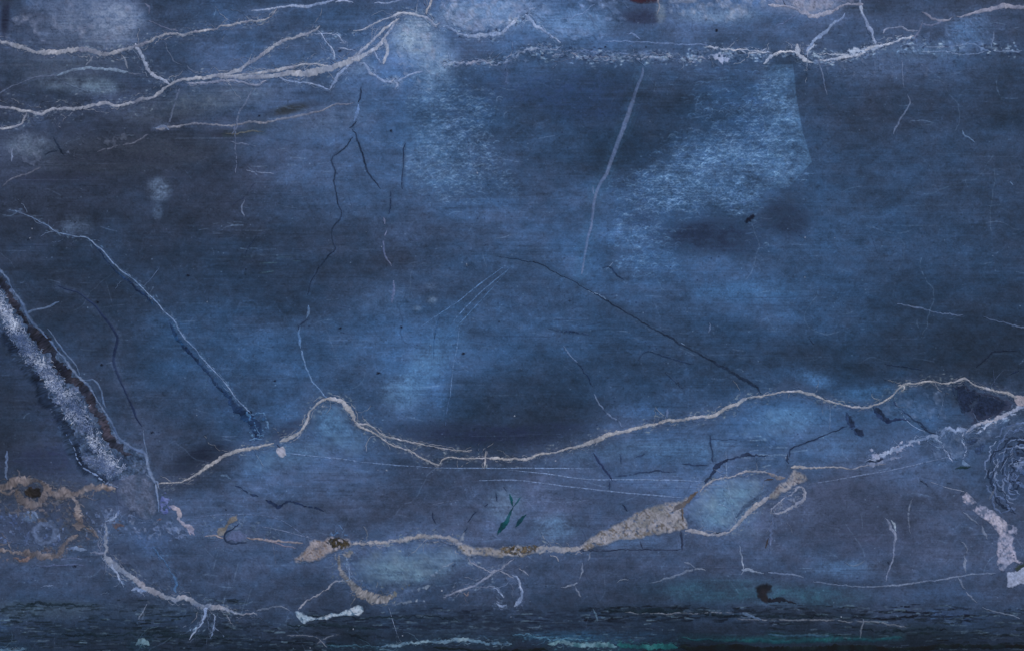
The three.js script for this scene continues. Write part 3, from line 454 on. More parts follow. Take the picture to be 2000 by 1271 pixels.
crack([{ s: '1177,525 1190,524 1206,541 1218,548', w: [3, 4, 2] }, { s: '1246,702 1258,690 1272,687 1300,698 1330,704 1352,712', w: 2.5, gap: 0.25 }, { s: '1300,725 1320,745 1335,758', w: 2.5, gap: 0.3 }, { s: '1128,708 1144,730 1150,740 1158,754', w: 3, gap: 0.2 }, { s: '1070,640 1105,648 1150,652', w: 4, gap: 0.3 }], { c: ['1e2a46', '2a3858'], label: 'faint short crack in the middle right' });
thread([{ s: '1100,676 1115,695 1128,708', w: 2 }, { s: '1158,770 1170,788 1190,812 1206,822 1214,834', w: 3.5 }, { s: '1386,630 1386,650', w: 3 }, { s: '1304,798 1304,815', w: 4 }], { c: ['5c7098', '7f92b2'], gap: 0.3 });
crack([{ s: '1986,686 1960,686 1938,688 1928,700 1915,712 1908,718', w: [2.5, 3, 4, 4, 3, 2] }, { s: '1990,722 1975,732', w: 3, c: ['1c2440'] }], { c: ['171b2c', '1e2338'], label: 'dark bent crack near the right edge' });
thread([{ s: '1752,594 1782,597 1812,606 1850,612 1882,614', w: [2, 4, 4, 4, 3] }, { s: '1920,620 1950,627 1985,638 2000,641', w: [2, 4, 4] }], { c: ['596e92', '7b8cae'], gap: 0.1, label: 'thin light line at the right edge' });
crack([{ s: '1728,710 1760,716 1800,722', w: 3, gap: 0.35 }, { s: '1580,660 1590,672', w: 3 }], { c: ['1c2640'] });
body('dark_nub', '1452,434 1458,424 1470,418 1476,424 1468,433 1456,438', ['141828', '1e2236'], { ragged: 3 });

// left-hand diagonal features
vein('ridge', [{ s: '18,410 42,416 62,425 90,440 110,452 140,460 168,464 184,476 200,488 214,505 236,528 264,548 286,570 304,589 318,605 340,625 350,645 364,664 385,686 404,710 425,732 446,756 462,778 478,794 490,806', w: [1.5, 1.5, 2, 2, 3, 3, 2.5, 2, 2, 3, 2.5, 2, 2.5, 2.5, 3], gap: 0.06 }], { mix: 0.9, fibres: 1, c: ['5f799f', '7c96be', '95abcb'], lift: 0.66, jag: 0.3, rough: 0.4, label: 'long thin light ridge running down to the right on the left side' });
vein('dark_vein', [{ s: '178,468 200,492 234,532 262,552 300,592', w: [2, 4, 5, 6], shift: 4 }, { s: '336,628 346,648 360,668 382,694 402,718 424,742 440,764', w: [4, 7, 8, 9, 11], shift: 5 }, { s: '436,760 452,782 470,802 488,818 500,836 500,860', w: [7, 13, 20, 26, 30, 24], rough: 0.9, jag: 1 }], { mix: 0.85, grain: 0.3, c: ['172038', '203052', '2a4c74'], lift: 0.12, halo: '2c4066', label: 'dark textured lower side of the thin light ridge' });
thread([{ s: '483,806 498,808 514,806', w: 4 }, { s: '512,806 520,822 526,836', w: [4, 4, 3] }, { s: '500,832 508,845 506,858', w: 4 }, { s: '488,860 512,858', w: 4 }], { c: ['5b86b4', '7ea4cc'], gap: 0.25, rough: 0.9 });
vein('dark_vein', [{ s: '112,558 132,566 150,570 168,582 186,598 206,622 219,640 229,662 224,686 222,706 231,736 244,762 256,790 268,818 277,832', w: [2, 3, 4, 5, 5, 6, 7, 7, 7, 6, 5, 6, 7, 4] }], { c: ['1f2642', '283252'], edge: '3a4668', lift: 0.48, jag: 0.25, rough: 0.3, label: 'dark curved ridge beside the quartz band' });
thread([{ s: '277,840 283,870 290,900', w: 2.5 }, { s: '48,612 62,607 84,602 106,593 116,590', w: [5, 4, 4, 3] }, { s: '150,715 162,740 184,742 196,757 201,780 203,796', w: 3, gap: 0 }, { s: '94,640 120,680 150,715', w: 2.5 }, { s: '280,560 295,545 312,520', w: 0.1 }], { c: ['5f7aa4', '7c92b6'], gap: 0.1 });

// the broad quartz band at the left edge
{
  const right = '0,530 15,545 26,565 40,590 54,618 80,645 102,672 130,706 155,736 170,751 186,776 205,802 219,828 236,858 262,876 282,884', left = '0,652 20,682 46,725 75,757 100,802 120,842 137,872 143,893 158,916 182,932 202,946';
  const R = pts(right), Lf = pts(left);
  const band = body('quartz_band', '-40,480 ' + right + ' 290,905 285,925 240,935 202,944 ' + pts(left).reverse().map((p) => p.join(',')).join(' ') + ' -40,600', ['2c3650', '46536f', '5e6c8c'], { ragged: 8, fine: 3, grain: 0.32, size: 14, lift: 0.66, label: 'broad diagonal band of frosty pale crystals with dark margins' });
  const along = (t, q) => { const f = (A) => { const g = clamp(t) * (A.length - 1), i = Math.min(Math.floor(g), A.length - 2); return [lerp(A[i][0], A[i + 1][0], g - i), lerp(A[i][1], A[i + 1][1], g - i)]; }; const a = f(R), b = f(Lf); return [lerp(a[0], b[0], q), lerp(a[1], b[1], q)]; };
  const line = (q, a = 0, b = 1) => Array.from({ length: 15 }, (_, i) => along(lerp(a, b, i / 14), q));
  vein('dark_margin', [{ s: line(0.15, 0, 0.96), w: [18, 24, 22, 24, 22, 16], rough: 1 }], { parent: band, mix: 0.85, soft: 4, grain: 0.5, c: ['1c1b28', '292631', '423c46'], lift: 0.87, jag: 0.9, halo: 0, up: 0.5, label: 'dark reddish brown margin' });
  vein('dark_margin', [{ s: line(0.91, 0.03, 1), w: [20, 26, 30, 32, 28, 20], rough: 0.9, soft: 5 }], { parent: band, mix: 0.88, grain: 0.4, c: ['1a2032', '252e44', '3a4660'], lift: 0.78, jag: 1.2, halo: '2c3858', up: 0.5, label: 'dark navy margin' });
  vein('light_rim', [{ s: right + ' 288,905 293,925 303,944', w: [3, 5, 4, 5, 4, 5, 5, 4, 4, 6, 6, 5], mix: 0.62, rough: 1, soft: 3, gap: 0.16 }, { s: '303,944 308,972 310,1000', w: [4, 4, 3] }, { s: line(1.02, 0.5, 1), w: [3, 4, 6, 5], shift: -8, gap: 0.2 }], { parent: band, c: ['5a74a4', '7b93bd', '93a6c8'], up: 0.5, lift: 0.9, jag: 0.5, halo: '44587f' });
  part('crystal_filament', () => {
    const all = [];
    for (let i = 0; i < 3200; i++) {
      const t = rnd(), mid = 0.53 + 0.04 * Math.sin(t * 9), q = mid + (rr(-1, 1) * rr(0.2, 1)) * (0.29 + 0.03 * t), [x, y] = along(t, q);
      if (fbm(x / 30, y / 30, 2) < -0.28) continue;
      const a = rr(0, 6.3), l = rr(2.5, 8), b = a + rr(-1.5, 1.5);
      const bright = clamp(0.46 + 0.8 * fbm(x / 22 + 7, y / 22, 3) + rr(-0.3, 0.35) - Math.abs(q - 0.52) * 0.9), c = blend([80, 100, 140], [212, 224, 246], bright);
      const h = c.map((v) => Math.round(v).toString(16).padStart(2, '0')).join('');
      all.push(ribbon([[x, y], [x + Math.cos(a) * l * 0.35, y + Math.sin(a) * l * 0.35], [x + Math.cos(a) * l * 0.6 + Math.cos(b) * l * 0.2, y + Math.sin(a) * l * 0.6 + Math.sin(b) * l * 0.2], [x + Math.cos(a) * l * 0.6 + Math.cos(b) * l * 0.5, y + Math.sin(a) * l * 0.6 + Math.sin(b) * l * 0.5]], { w: rr(0.6, 1.9), c: [h], jag: 0.4, lift: 0.2, taper: 2, scale: 3, soft: 1.1 }));
    }
    const g = mergeGeometries(all.filter(Boolean)), p = g.attributes.position;
    for (let i = 0; i < p.count; i++) p.setZ(i, p.getZ(i) + 0.0009);
    return g;
  }, { parent: band, kind: 'stuff' });
}
body('grey_mass', '235,930 255,918 285,925 298,935 303,960 308,1000 300,1018 270,1010 240,990 228,960', ['465068', '566078', '6c7690'], { ragged: 12, fine: 4, grain: 0.28, size: 14, mix: 0.62, soft: 8, lift: 0.36, label: 'dull grey-violet mass below the quartz band' });
thread([{ s: '215,945 240,950 252,930 265,926 280,940', w: 4 }, { s: '205,925 212,940 204,946', w: 4 }, { s: '230,992 232,1004 222,1012', w: 6 }, { s: '300,935 306,943 308,955', w: 5 }], { c: ['6a80ac', '8fa0c0'], gap: 0.2, rough: 0.9 });
body('violet_patch', '313,962 325,958 332,975 334,998 318,1006 310,990', ['39437a', '5b69a4', '7b8abc'], { ragged: 6, lace: 0.55, laceSize: 5, lift: 0.3 });
vein('pale_vein', [{ s: '333,985 342,992 350,1000 348,1012 360,1022 374,1030 379,1045', w: [8, 10, 10, 6, 8, 13, 7], rough: 0.9, jag: 1 }, { s: '350,1014 366,1032 372,1044', w: 5, gap: 0.3 }], { c: ['7a7e9e', '9a99ae', 'aaa3ae'], label: 'ragged pinkish grey vein right of the quartz band' });

// ------------------------------------------------------------------ the great wavy vein across the lower half
vein('wavy_vein', [
  { s: '308,945 340,943 362,938 385,925 415,905 435,892 450,883 475,876 500,872 520,869 535,865', w: [3, 4, 4, 6, 9, 11, 9, 9, 8, 7, 5] },
  { s: '546,862 562,856 580,848 588,838 597,825 605,806 616,792 632,782 650,779 666,784 680,797 690,812 694,824', w: [7, 8, 8, 7, 6, 6, 7, 8, 10, 12, 12, 10, 8] },
  { s: '692,822 700,827 716,828 730,834 750,850 770,855 800,862 840,870 870,875 900,879 922,879', w: [4, 5, 5, 4, 4, 4, 4, 3, 5] },
  { s: '694,824 712,838 732,848 760,866 800,880 830,897 857,909 860,904', w: [6, 5, 4, 5, 5, 5, 4, 4] }, { s: '860,905 864,897 872,893 900,894 930,895 950,893', w: [4, 3, 5, 5, 5, 5] },
  { s: '950,893 972,894 1000,897 1030,896 1055,888 1080,883 1105,876 1130,872 1160,862 1180,852 1196,847 1230,840 1266,830 1286,827', w: [5, 6, 6, 7, 7, 9, 9, 9, 10, 8, 9, 9] },
  { s: '1286,826 1300,823 1330,820 1360,815 1390,811 1405,802 1420,794 1445,785 1455,778 1480,773 1500,770 1530,765 1560,764 1576,769 1596,775 1612,782', w: [12, 9, 11, 11, 9, 9, 10, 8, 6, 6, 5, 5, 6, 10, 8, 5] },
  { s: '1610,781 1640,786 1670,793 1690,794 1714,786 1735,777 1750,765 1765,752 1790,748 1815,744 1845,748 1870,745 1882,741 1900,750 1926,758 1950,764 1975,772 1990,781 2000,790', w: [6, 6, 7, 7, 7, 6, 7, 6, 5, 6, 5, 5, 6, 5, 6, 6, 9, 10], jag: 0.7 },
  { s: '950,880 948,896 946,916', w: [3, 4, 3] }, { s: '1754,754 1766,756 1760,764', w: 4 },
], { thin: 0.86, rough: 0.9, c: ['888b94', 'a2a3a8', 'b9b9b9'], lift: 0.66, halo: '4c5468', fibres: 2, label: 'long wavy cream grey vein across the lower half of the slab' });
body('cream_corner', '1978,772 2020,776 2020,796 1990,794 1982,786', ['8b8896', 'aaa5ac'], { ragged: 4 });
vein('pale_vein', [{ s: '2000,792 1986,797 1970,806 1950,813 1926,823 1900,835 1886,845', w: [10, 9, 9, 9, 8, 9, 8], rough: 0.9 }, { s: '1984,806 1960,818 1930,832 1905,846', w: [5, 6, 5], gap: 0.3, c: BLUE }, { s: '1890,840 1868,842 1846,842 1838,852', w: [7, 9, 8, 7], c: BLUE, rough: 1, gap: 0.12 }, { s: '1838,850 1815,853 1790,862 1760,874 1726,886 1690,900', w: [8, 9, 10, 9, 8, 4], c: BLUE, rough: 1, gap: 0.22, mix: 0.8 }, { s: '1884,846 1878,860 1888,880 1882,896', w: [4, 3, 4], c: BLUE, gap: 0.2 }, { s: '1822,852 1840,872 1862,900', w: [3, 3, 2], c: BLUE, gap: 0.2 }], { c: ['7688ae', '98a4be', 'a6a8b8'], jag: 0.9, fibres: 2, label: 'lacy pale vein leaving the wavy vein at the right edge' });
body('feather_patch', '1690,896 1702,882 1735,876 1760,864 1784,856 1794,860 1778,874 1750,884 1720,890 1704,900', ['6c7ca4', '8c98b8', 'a2abc4'], { ragged: 13, fine: 6, lace: 0.6, laceSize: 6, lift: 0.33, label: 'feathery pale crystal patch at the lower right' });
vein('speckled_band', [{ s: '1692,905 1715,906 1740,898 1760,892', w: [8, 9, 6], gap: 0.45 }, { s: '1690,893 1700,898 1730,894', w: [8, 7, 5], gap: 0.4, c: ['1c2238'] }], { c: ['7a88a8'], rough: 1 });
vein('dark_bar', [{ s: '1653,808 1660,824 1668,836', w: [8, 14, 20], rough: 0.8 }, { s: '1664,836 1680,846 1684,852', w: [8, 14, 10] }, { s: '1706,794 1716,808 1726,818 1742,822', w: [10, 14, 14, 18], rough: 0.7 }, { s: '1740,822 1760,820 1778,823', w: [12, 8, 3] }, { s: '1745,784 1755,795', w: 8 }], { c: ['1c233e', '2a3456', '36466c'], lift: 0.15, jag: 0.8, halo: '3a5078', label: 'dark blocky bars below the wavy vein at right' });
body('dark_web', '1866,756 1884,748 1912,766 1912,786 1896,806 1880,808 1872,790 1876,772', ['1a1c2c', '24263c', '2f3450'], { ragged: 12, lace: 0.56, laceSize: 7, lift: 0.15, label: 'dark web of mineral under the crest of the wavy vein' });
body('mauve_wedge', '1896,762 1925,766 1960,778 1980,788 1975,800 1940,812 1905,830 1895,826 1912,796', ['2a2e44', '32364e', '3c4058'], { ragged: 5, lift: 0.09, label: 'dark mauve wedge below the right end of the wavy vein' });
crack([{ s: '1654,832 1640,838 1618,845 1590,858 1562,870 1545,878 1541,892', w: [5, 4, 4, 4, 4, 5, 5] }, { s: '1386,850 1388,868 1393,884 1394,902', w: [4, 5, 4, 4] }, { s: '1760,800 1772,812 1800,828 1816,846', w: [3, 4, 4, 5] }, { s: '1862,750 1864,772', w: 4 }, { s: '1834,846 1812,840 1795,826', w: 3, gap: 0.3 }], { c: ['1a2138', '263250'], label: 'dark crack in the light blue area below the wavy vein' });
vein('dark_vein', [{ s: '1378,945 1386,930 1394,914 1402,908 1420,898 1440,892 1470,889 1500,886', w: [8, 7, 10, 8, 7, 9, 7, 4] }, { s: '1540,886 1541,905', w: [14, 8] }], { c: ['1c2236', '2a3350'], lift: 0.18, rough: 0.9, jag: 0.9 });
vein('dark_bar', [{ s: '1158,884 1166,894 1176,910 1188,926 1197,939', w: [4, 6, 6, 6, 4] }], { c: ['1d2440', '2a3354'], lift: 0.15, rough: 0.3, halo: '40537a', label: 'straight dark bar leaning right below the wavy vein' });
crack([{ s: '1203,928 1230,926 1255,923 1285,920 1320,920', w: 4, gap: 0.3 }, { s: '1333,906 1360,907 1382,907', w: 3.5, gap: 0.25 }, { s: '1242,892 1252,889 1260,886', w: [2, 5, 2] }, { s: '1213,886 1213,905', w: 2.5, gap: 0.2 }, { s: '1385,856 1440,858', w: 0.1 }, { s: '1188,940 1191,955', w: 3, gap: 0.2 }, { s: '1215,985 1225,998', w: 5, gap: 0.2 }], { c: ['1e2640', '283252'] });
vein('dark_bar', [{ s: '1332,1036 1332,1056 1333,1074', w: 6 }, { s: '1130,1076 1180,1074 1240,1073 1330,1072', w: [2, 3, 3, 2], gap: 0.25 }, { s: '1250,1056 1255,1070', w: 4, gap: 0.1 }], { c: ['23283e', '31364e'], lift: 0.12, rough: 0.3 });
crack([{ s: '425,926 440,928 450,936', w: 3, gap: 0.3, c: ['5f7a9c'] }, { s: '460,946 474,954 492,964 505,967', w: [5, 4, 5], gap: 0.34 }, { s: '520,973 534,982 545,989 553,983', w: [3, 5, 6, 5], gap: 0.2 }, { s: '552,983 565,978 585,982 600,988 618,992 632,999', w: [5, 6, 4, 4, 4, 3], gap: 0.32 }], { c: ['141c34', '1e2a4c'], rough: 0.9, label: 'dotted dark crack at the lower left of the middle' });
body('pale_chip', '541,875 552,870 560,878 561,890 550,892 543,884', ['8088a0', 'a6a8b8'], { ragged: 4, lift: 0.48, label: 'small pale chip just below the wavy vein' });
thread([{ s: '540,868 548,876', w: 5, c: ['1a2036'] }], { gap: 0 });

// long thin scratches
for (const [s, w, c, label] of [
  ['545,884 640,893 740,905 850,913', 4, '6f88b0', 'long light scratch under the wavy vein'], ['850,913 960,914 1060,914 1150,915', 3.5, '7690b8'], ['990,917 1060,924 1140,935 1240,936 1375,939', 3.5, '7890b6'], ['935,938 1010,938 1120,951 1200,960 1330,971', 4.5, '6f86ac', 'long light scratch running into the tan body'],
  ['985,520 930,560 900,585 860,612 820,640', 3, '587aa6'], ['1000,520 970,545 940,570 905,605 880,632', 4, '6184b2'], ['990,530 950,575 900,630 870,665', 3, '4f739e'], ['897,640 892,680 886,710 882,740 879,776', 4, '5f7ea8'], ['878,776 873,800 870,830', 3, '4a5e86'],
  ['380,1010 440,1004 540,1012 600,1050', 2.5, '5c6e90'], ['512,1028 560,1038 610,1052', 2.5, '6e7c9c'], ['596,1044 608,1052', 3, '8b98ac'], ['845,985 880,978 900,975', 3, '5a6884'], ['1418,880 1420,935 1428,975', 3, '7f96b8'], ['1440,1000 1400,985 1380,1010', 2.5, '7a92b4'], ['1360,975 1368,1010 1372,1028', 3, '7c94b6'], ['1425,960 1432,1000 1440,1020', 2.5, '7e96b8'],
  ['1620,790 1621,815 1620,838', 3, '7f98bc'], ['1845,768 1838,800 1832,815', 3, '7890b4'], ['1760,806 1772,822 1790,836 1806,842', 4, '8aa0c4'], ['1940,720 1944,760', 2.5, '4a5270'], ['1960,722 1945,740 1932,760', 2.5, '505876'],
  ['1600,943 1680,928 1740,918 1810,902 1870,888', 4, '6a7c9e', 'light scratch rising to the right at the lower right'], ['1580,945 1640,936 1700,925', 3, '66789a'], ['1818,940 1850,952 1885,960', 3.5, '7b869c'], ['1840,870 1852,892 1862,902', 4, '7486aa'],
  ['757,1180 768,1215 780,1248 786,1255', 3, '70809c', 'thin light scratch near the foot'], ['530,1050 535,1080 538,1100', 2.5, '626c84'], ['1395,600 1340,640', 0.1, '4a5e86'], ['860,612 850,650 846,700', 2, '34507a'],
]) if (w > 1) vein('scratch', [{ s, w: w * 0.58 }], { c: [c], lift: 0.1, jag: 0.12, rough: 0.7, gap: 0.22, halo: 0, taper: 50, grain: 0.25, mix: 0.82, label });

// ------------------------------------------------------------------ tan mineral, lower left
vein('tan_vein', [
  { s: '0,947 20,944 32,938 48,940 72,939 88,948 100,960 112,964 122,957 140,962 156,962 176,955 200,953 226,954', w: [9, 8, 8, 9, 10, 12, 13, 8, 10, 10, 9, 10, 12, 9] },
  { s: '28,958 40,974 58,984 72,984 86,972 90,956', w: [9, 14, 16, 16, 14, 10], rough: 0.8 }, { s: '110,972 122,974 134,962', w: [4, 6, 6] },
  { s: '141,966 146,980 150,1000 156,1018', w: [8, 9, 10, 18] }, { s: '156,1008 160,1022 158,1036', w: [18, 27, 20] }, { s: '165,1030 182,1040 192,1050', w: [6, 4, 3], gap: 0.3 },
  { s: '152,1043 140,1052 128,1060 121,1073 110,1084 90,1083 62,1080 40,1078 20,1074 0,1073', w: [7, 8, 11, 14, 15, 13, 15, 14, 10, 9] }, { s: '26,1090 45,1094 62,1084', w: [3, 7, 5], c: ['6d5e58'] }, { s: '0,960 18,962 34,952', w: [7, 5, 5] },
], { c: ['554f4c', '776d67', '988f88'], thin: 1.25, soft: 3, rough: 1, jag: 0.9, lift: 0.72, grain: 0.2, halo: '35384a', fibres: 2, label: 'lumpy tan vein looping at the lower left edge' });
body('dark_pocket', '48,958 58,950 74,950 82,958 78,970 64,974 50,968', ['1e1c1e', '2c2826', '3c352f'], { ragged: 5, fine: 3, grain: 0.3, lift: 0.3, up: 0.7, rim: 2, label: 'dark brown pocket ringed by tan mineral' });
{
  const f = (x, y) => { const r = Math.hypot((x - 88) / 1.15, y - 1041) + 8 * fbm(x / 9, y / 9, 3); return Math.min(r - 11, 25 - r); };
  part('blue_ring', () => patch(f, [50, 1005, 126, 1078], (x, y) => { const g = 1 + 0.18 * noise(x / 2, y / 2) + 0.25 * fbm(x / 7, y / 7, 2); return [96 * g, 114 * g, 148 * g]; }, { lift: 0.27, mix: 0.65, soft: 5 }), { label: 'pale blue mineral ring inside the tan loop' });
}
thread([{ s: '12,880 13,905 11,920 13,938', w: [4, 5, 7, 5] }, { s: '0,1058 30,1060 60,1058', w: 2, c: ['465070'] }, { s: '50,1005 62,1000 74,1012', w: 6 }, { s: '130,1072 150,1070 170,1074', w: 5 }, { s: '118,1092 140,1088 160,1092', w: 4, c: ['5f6c90'] }, { s: '60,1105 110,1104 165,1102', w: 3, c: ['56648a'], gap: 0.3 }, { s: '80,1145 105,1144', w: 2.5 }], { c: ['6076a0', '7f94b6'], gap: 0.2, rough: 0.9 });
vein('pale_vein', [
  { s: '206,1018 210,1034 208,1052 206,1075 210,1088 218,1098 236,1110 252,1121 270,1135 285,1148 300,1155 318,1162 336,1168 360,1168 386,1176 404,1181 424,1189 446,1196 476,1199 502,1200', w: [9, 8, 8, 9, 14, 12, 11, 12, 11, 12, 12, 10, 11, 12, 11, 12, 8, 6, 5, 4], rough: 0.9 },
  { s: '256,1152 270,1153 286,1155', w: [8, 9, 8], c: BLUE }, { s: '214,1094 220,1110 232,1128 242,1146', w: [5, 6, 5, 3], c: BLUE }, { s: '298,1064 308,1078 320,1096 334,1118 342,1136 347,1156', w: [3, 4, 5, 6, 9, 14], c: ['39567f', '5a7ba8'], gap: 0.12, rough: 0.9 },
  { s: '405,1180 402,1200 394,1216 384,1232 372,1250', w: [8, 8, 6, 4, 3], c: BLUE }, { s: '418,1198 420,1208 416,1225 409,1246', w: [4, 4, 4, 3], c: BLUE }, { s: '284,1178 281,1195 274,1212', w: 3.5, c: ['6c7a92'], gap: 0.2 }, { s: '206,1078 190,1080 176,1076', w: [6, 5, 4], c: ['717c98'], gap: 0.15 }, { s: '228,1000 222,1012 208,1022', w: [8, 9, 6], c: BLUE }, { s: '195,1050 192,1064 198,1076', w: 4, c: ['6f7a98'] },
], { c: ['70809e', '8f98aa', '9f9b9c'], jag: 0.9, fibres: 2, label: 'pale vein falling to the right at the lower left' });
body('rust_patch', '210,1018 225,1012 242,1018 244,1030 232,1034 214,1026', ['4c4656', '6a5852', '566078'], { ragged: 7, lace: 0.55, laceSize: 6, lift: 0.24 });
body('rust_patch', '290,1020 300,1008 315,1010 308,1020 295,1026', ['5a4e50', '7a6a5e'], { ragged: 6, lace: 0.5, laceSize: 5, lift: 0.24 });
body('rust_patch', '424,1048 424,1032 436,1026 450,1008 464,1004 466,1016 452,1024 442,1036 436,1048', ['5d5a54', '7a756a', '6e7a90'], { ragged: 5, lift: 0.3, label: 'small greenish tan patch left of the middle foot' });
body('grey_lobe', '440,1050 452,1034 470,1034 484,1044 482,1054 462,1058 444,1058', ['4c5674', '59658a'], { ragged: 3, lift: 0.3 });
vein('dark_vein', [{ s: '466,1022 456,1032 444,1038 438,1050 444,1058 462,1060 482,1058', w: [3, 5, 5, 5, 5, 3] }], { c: ['232c44'], lift: 0.24 });
vein('tan_vein', [{ s: '400,1048 420,1046 436,1050', w: [3, 5, 4] }, { s: '480,1050 502,1052 530,1055 562,1058 592,1060', w: [4, 6, 6, 5, 5] }, { s: '535,1060 555,1066 578,1068', w: 3, gap: 0.2, c: ['757082'] }], { c: ['7c7270', '968a82', '9a94a0'], rough: 0.6 });

// ------------------------------------------------------------------ tan mineral along the lower middle
body('tan_body', '569,1082 574,1088 590,1078 602,1066 600,1056 624,1051 645,1048 664,1048 684,1052 692,1062 682,1072 662,1076 644,1082 622,1096 596,1098 576,1098', ['77716f', '98918d', 'aca7a4'], { ragged: 4, soft: 5, lace: 0.86, laceSize: 5, fine: 2, grain: 0.1, grain: 0.15, size: 16, lift: 0.66, spots: '75695f', spot: 0.16, label: 'tan body with a forked left end and a dark pocket, lower middle' });
body('dark_pocket', '638,1058 646,1050 664,1048 682,1054 684,1064 668,1072 652,1070', ['2c2822', '48402f', '5f5748'], { ragged: 6, fine: 4, lace: 0.72, laceSize: 5, grain: 0.3, lift: 0.3, up: 0.7, rim: 2 });
body('blue_lace', '644,1044 652,1030 662,1022 670,1034 682,1048 664,1046', ['3c5884', '5a7aa6', '8296b4'], { ragged: 6, lace: 0.5, laceSize: 5, lift: 0.3 });
vein('tan_vein', [{ s: '688,1063 720,1060 758,1058 778,1055 800,1050 822,1048 848,1050 872,1052 892,1060 904,1074', w: [9, 8, 8, 9, 9, 9, 9, 8, 9, 12] }, { s: '842,1046 850,1050', w: 12, c: ['90979f'] }, { s: '1054,1066 1072,1068 1090,1070 1112,1072 1138,1070', w: [8, 7, 9, 8, 9] }, { s: '1052,1080 1064,1072 1070,1066', w: 6 }], { c: ['848488', '9a9894', 'aaa8a6'], thin: 1.25, soft: 3, rough: 0.6, fibres: 2, label: 'tan vein linking the tan bodies of the lower middle' });
body('tan_body', '892,1062 906,1058 926,1066 950,1066 972,1068 985,1064 1010,1062 1040,1064 1062,1062 1066,1068 1052,1080 1020,1088 985,1090 950,1088 915,1086 900,1078', ['76767a', '95938f', 'adaaa4'], { ragged: 4, soft: 5, lace: 0.86, laceSize: 5, fine: 2, grain: 0.1, lift: 0.66, spots: '6f6a5e', spot: 0.16, label: 'speckled tan body in the middle of the foot' });
body('dark_pocket', '975,1068 990,1064 1015,1066 1048,1062 1058,1066 1046,1076 1015,1084 985,1080', ['2e2a22', '574d3c', '6b614f'], { ragged: 5, fine: 4, lace: 0.62, laceSize: 4, grain: 0.35, lift: 0.3, up: 0.7, rim: 2 });
body('tan_body', '1126,1072 1150,1050 1166,1038 1185,1032 1211,1018 1226,1008 1242,999 1262,990 1284,984 1312,979 1332,973 1348,968 1366,958 1348,978 1334,986 1336,1004 1344,1022 1345,1032 1330,1036 1290,1044 1240,1054 1205,1056 1178,1066 1146,1076', ['74767a', '8c8b8a', '9c9a98'], { ragged: 4, soft: 5, lace: 0.86, laceSize: 5, fine: 2, lift: 0.5, grain: 0.15, size: 16, spots: '6d675e', spot: 0.16, label: 'large fish-shaped tan body at the lower right of the middle' });
vein('dark_pocket', [{ s: '1312,998 1324,988 1334,982 1348,974 1364,960', w: [18, 14, 8, 7, 5], rough: 0.8 }, { s: '1332,990 1333,1004 1335,1018', w: [8, 8, 4] }], { c: ['453f3c', '5f574f', '746b62'], lift: 0.3, up: 0.7 });
vein('cell_rim', [{ s: '1366,960 1386,942 1410,932 1425,930 1442,925 1470,921 1500,921', w: [4, 6, 6, 4, 5, 5, 5] }, { s: '1338,1035 1356,1038 1376,1041 1402,1043 1424,1040', w: [8, 8, 7, 8, 5] }, { s: '1424,1040 1438,1026 1448,1012 1462,998 1482,984 1502,968', w: [3, 8, 9, 10, 10, 9] }, { s: '1436,1010 1452,990 1478,970 1500,955', w: [4, 8, 10, 8], c: ['35425f', '4d5a76'], gap: 0.2 }], { c: ['858a9a', '9b9ca6', 'a6a29f'], rough: 0.7, jag: 0.7, lift: 0.42, fibres: 2, label: 'pale outline around the light blue cell at the lower right' });
crack([{ s: '1392,1042 1402,1042 1408,1040', w: 6 }, { s: '1376,940 1388,932 1392,936', w: 5 }], { c: ['1a1d28'] });
body('tan_body', '1496,978 1498,966 1518,950 1534,938 1540,924 1546,914 1554,914 1560,922 1576,928 1580,938 1566,944 1548,954 1526,968 1510,976', ['73757a', '908e8c', 'a5a3a2'], { ragged: 4, soft: 5, lace: 0.86, laceSize: 5, lift: 0.66, spots: '625e60', spot: 0.16, label: 'ragged tan body at the right end of the light blue cell' });
vein('cell_rim', [{ s: '1500,922 1515,928 1534,932', w: [7, 9, 6], c: ['7d7570', '8c827a'] }, { s: '1545,914 1556,910 1580,912 1610,911 1640,914 1660,915', w: [6, 6, 5, 4, 4, 3] }, { s: '1660,915 1690,910 1730,905', w: 3, gap: 0.25, c: ['7a8090'] }], { c: ['8d8d96', '9b9a9e'], gap: 0.05 });
vein('cell_rim', [{ s: '1506,1003 1512,990 1526,978 1546,966 1562,955 1571,962 1566,974 1550,988 1532,998 1516,1002 1506,1003', w: [4, 6, 6, 6, 6, 7, 6, 6, 6, 5, 5] }, { s: '1506,1004 1508,1025 1504,1045 1503,1066', w: [5, 6, 6, 4], c: ['4d5a7c', '65749a'] }], { c: ['7b86a0', '9599a6'], lift: 0.3, rough: 1, jag: 1, gap: 0.2, fibres: 2, label: 'small pale loop beside the ragged tan body' });
vein('dark_vein', [{ s: '1493,940 1500,936 1510,934', w: 6 }, { s: '1500,1050 1497,1070', w: 5, gap: 0.2 }], { c: ['3a3636'], lift: 0.15 });

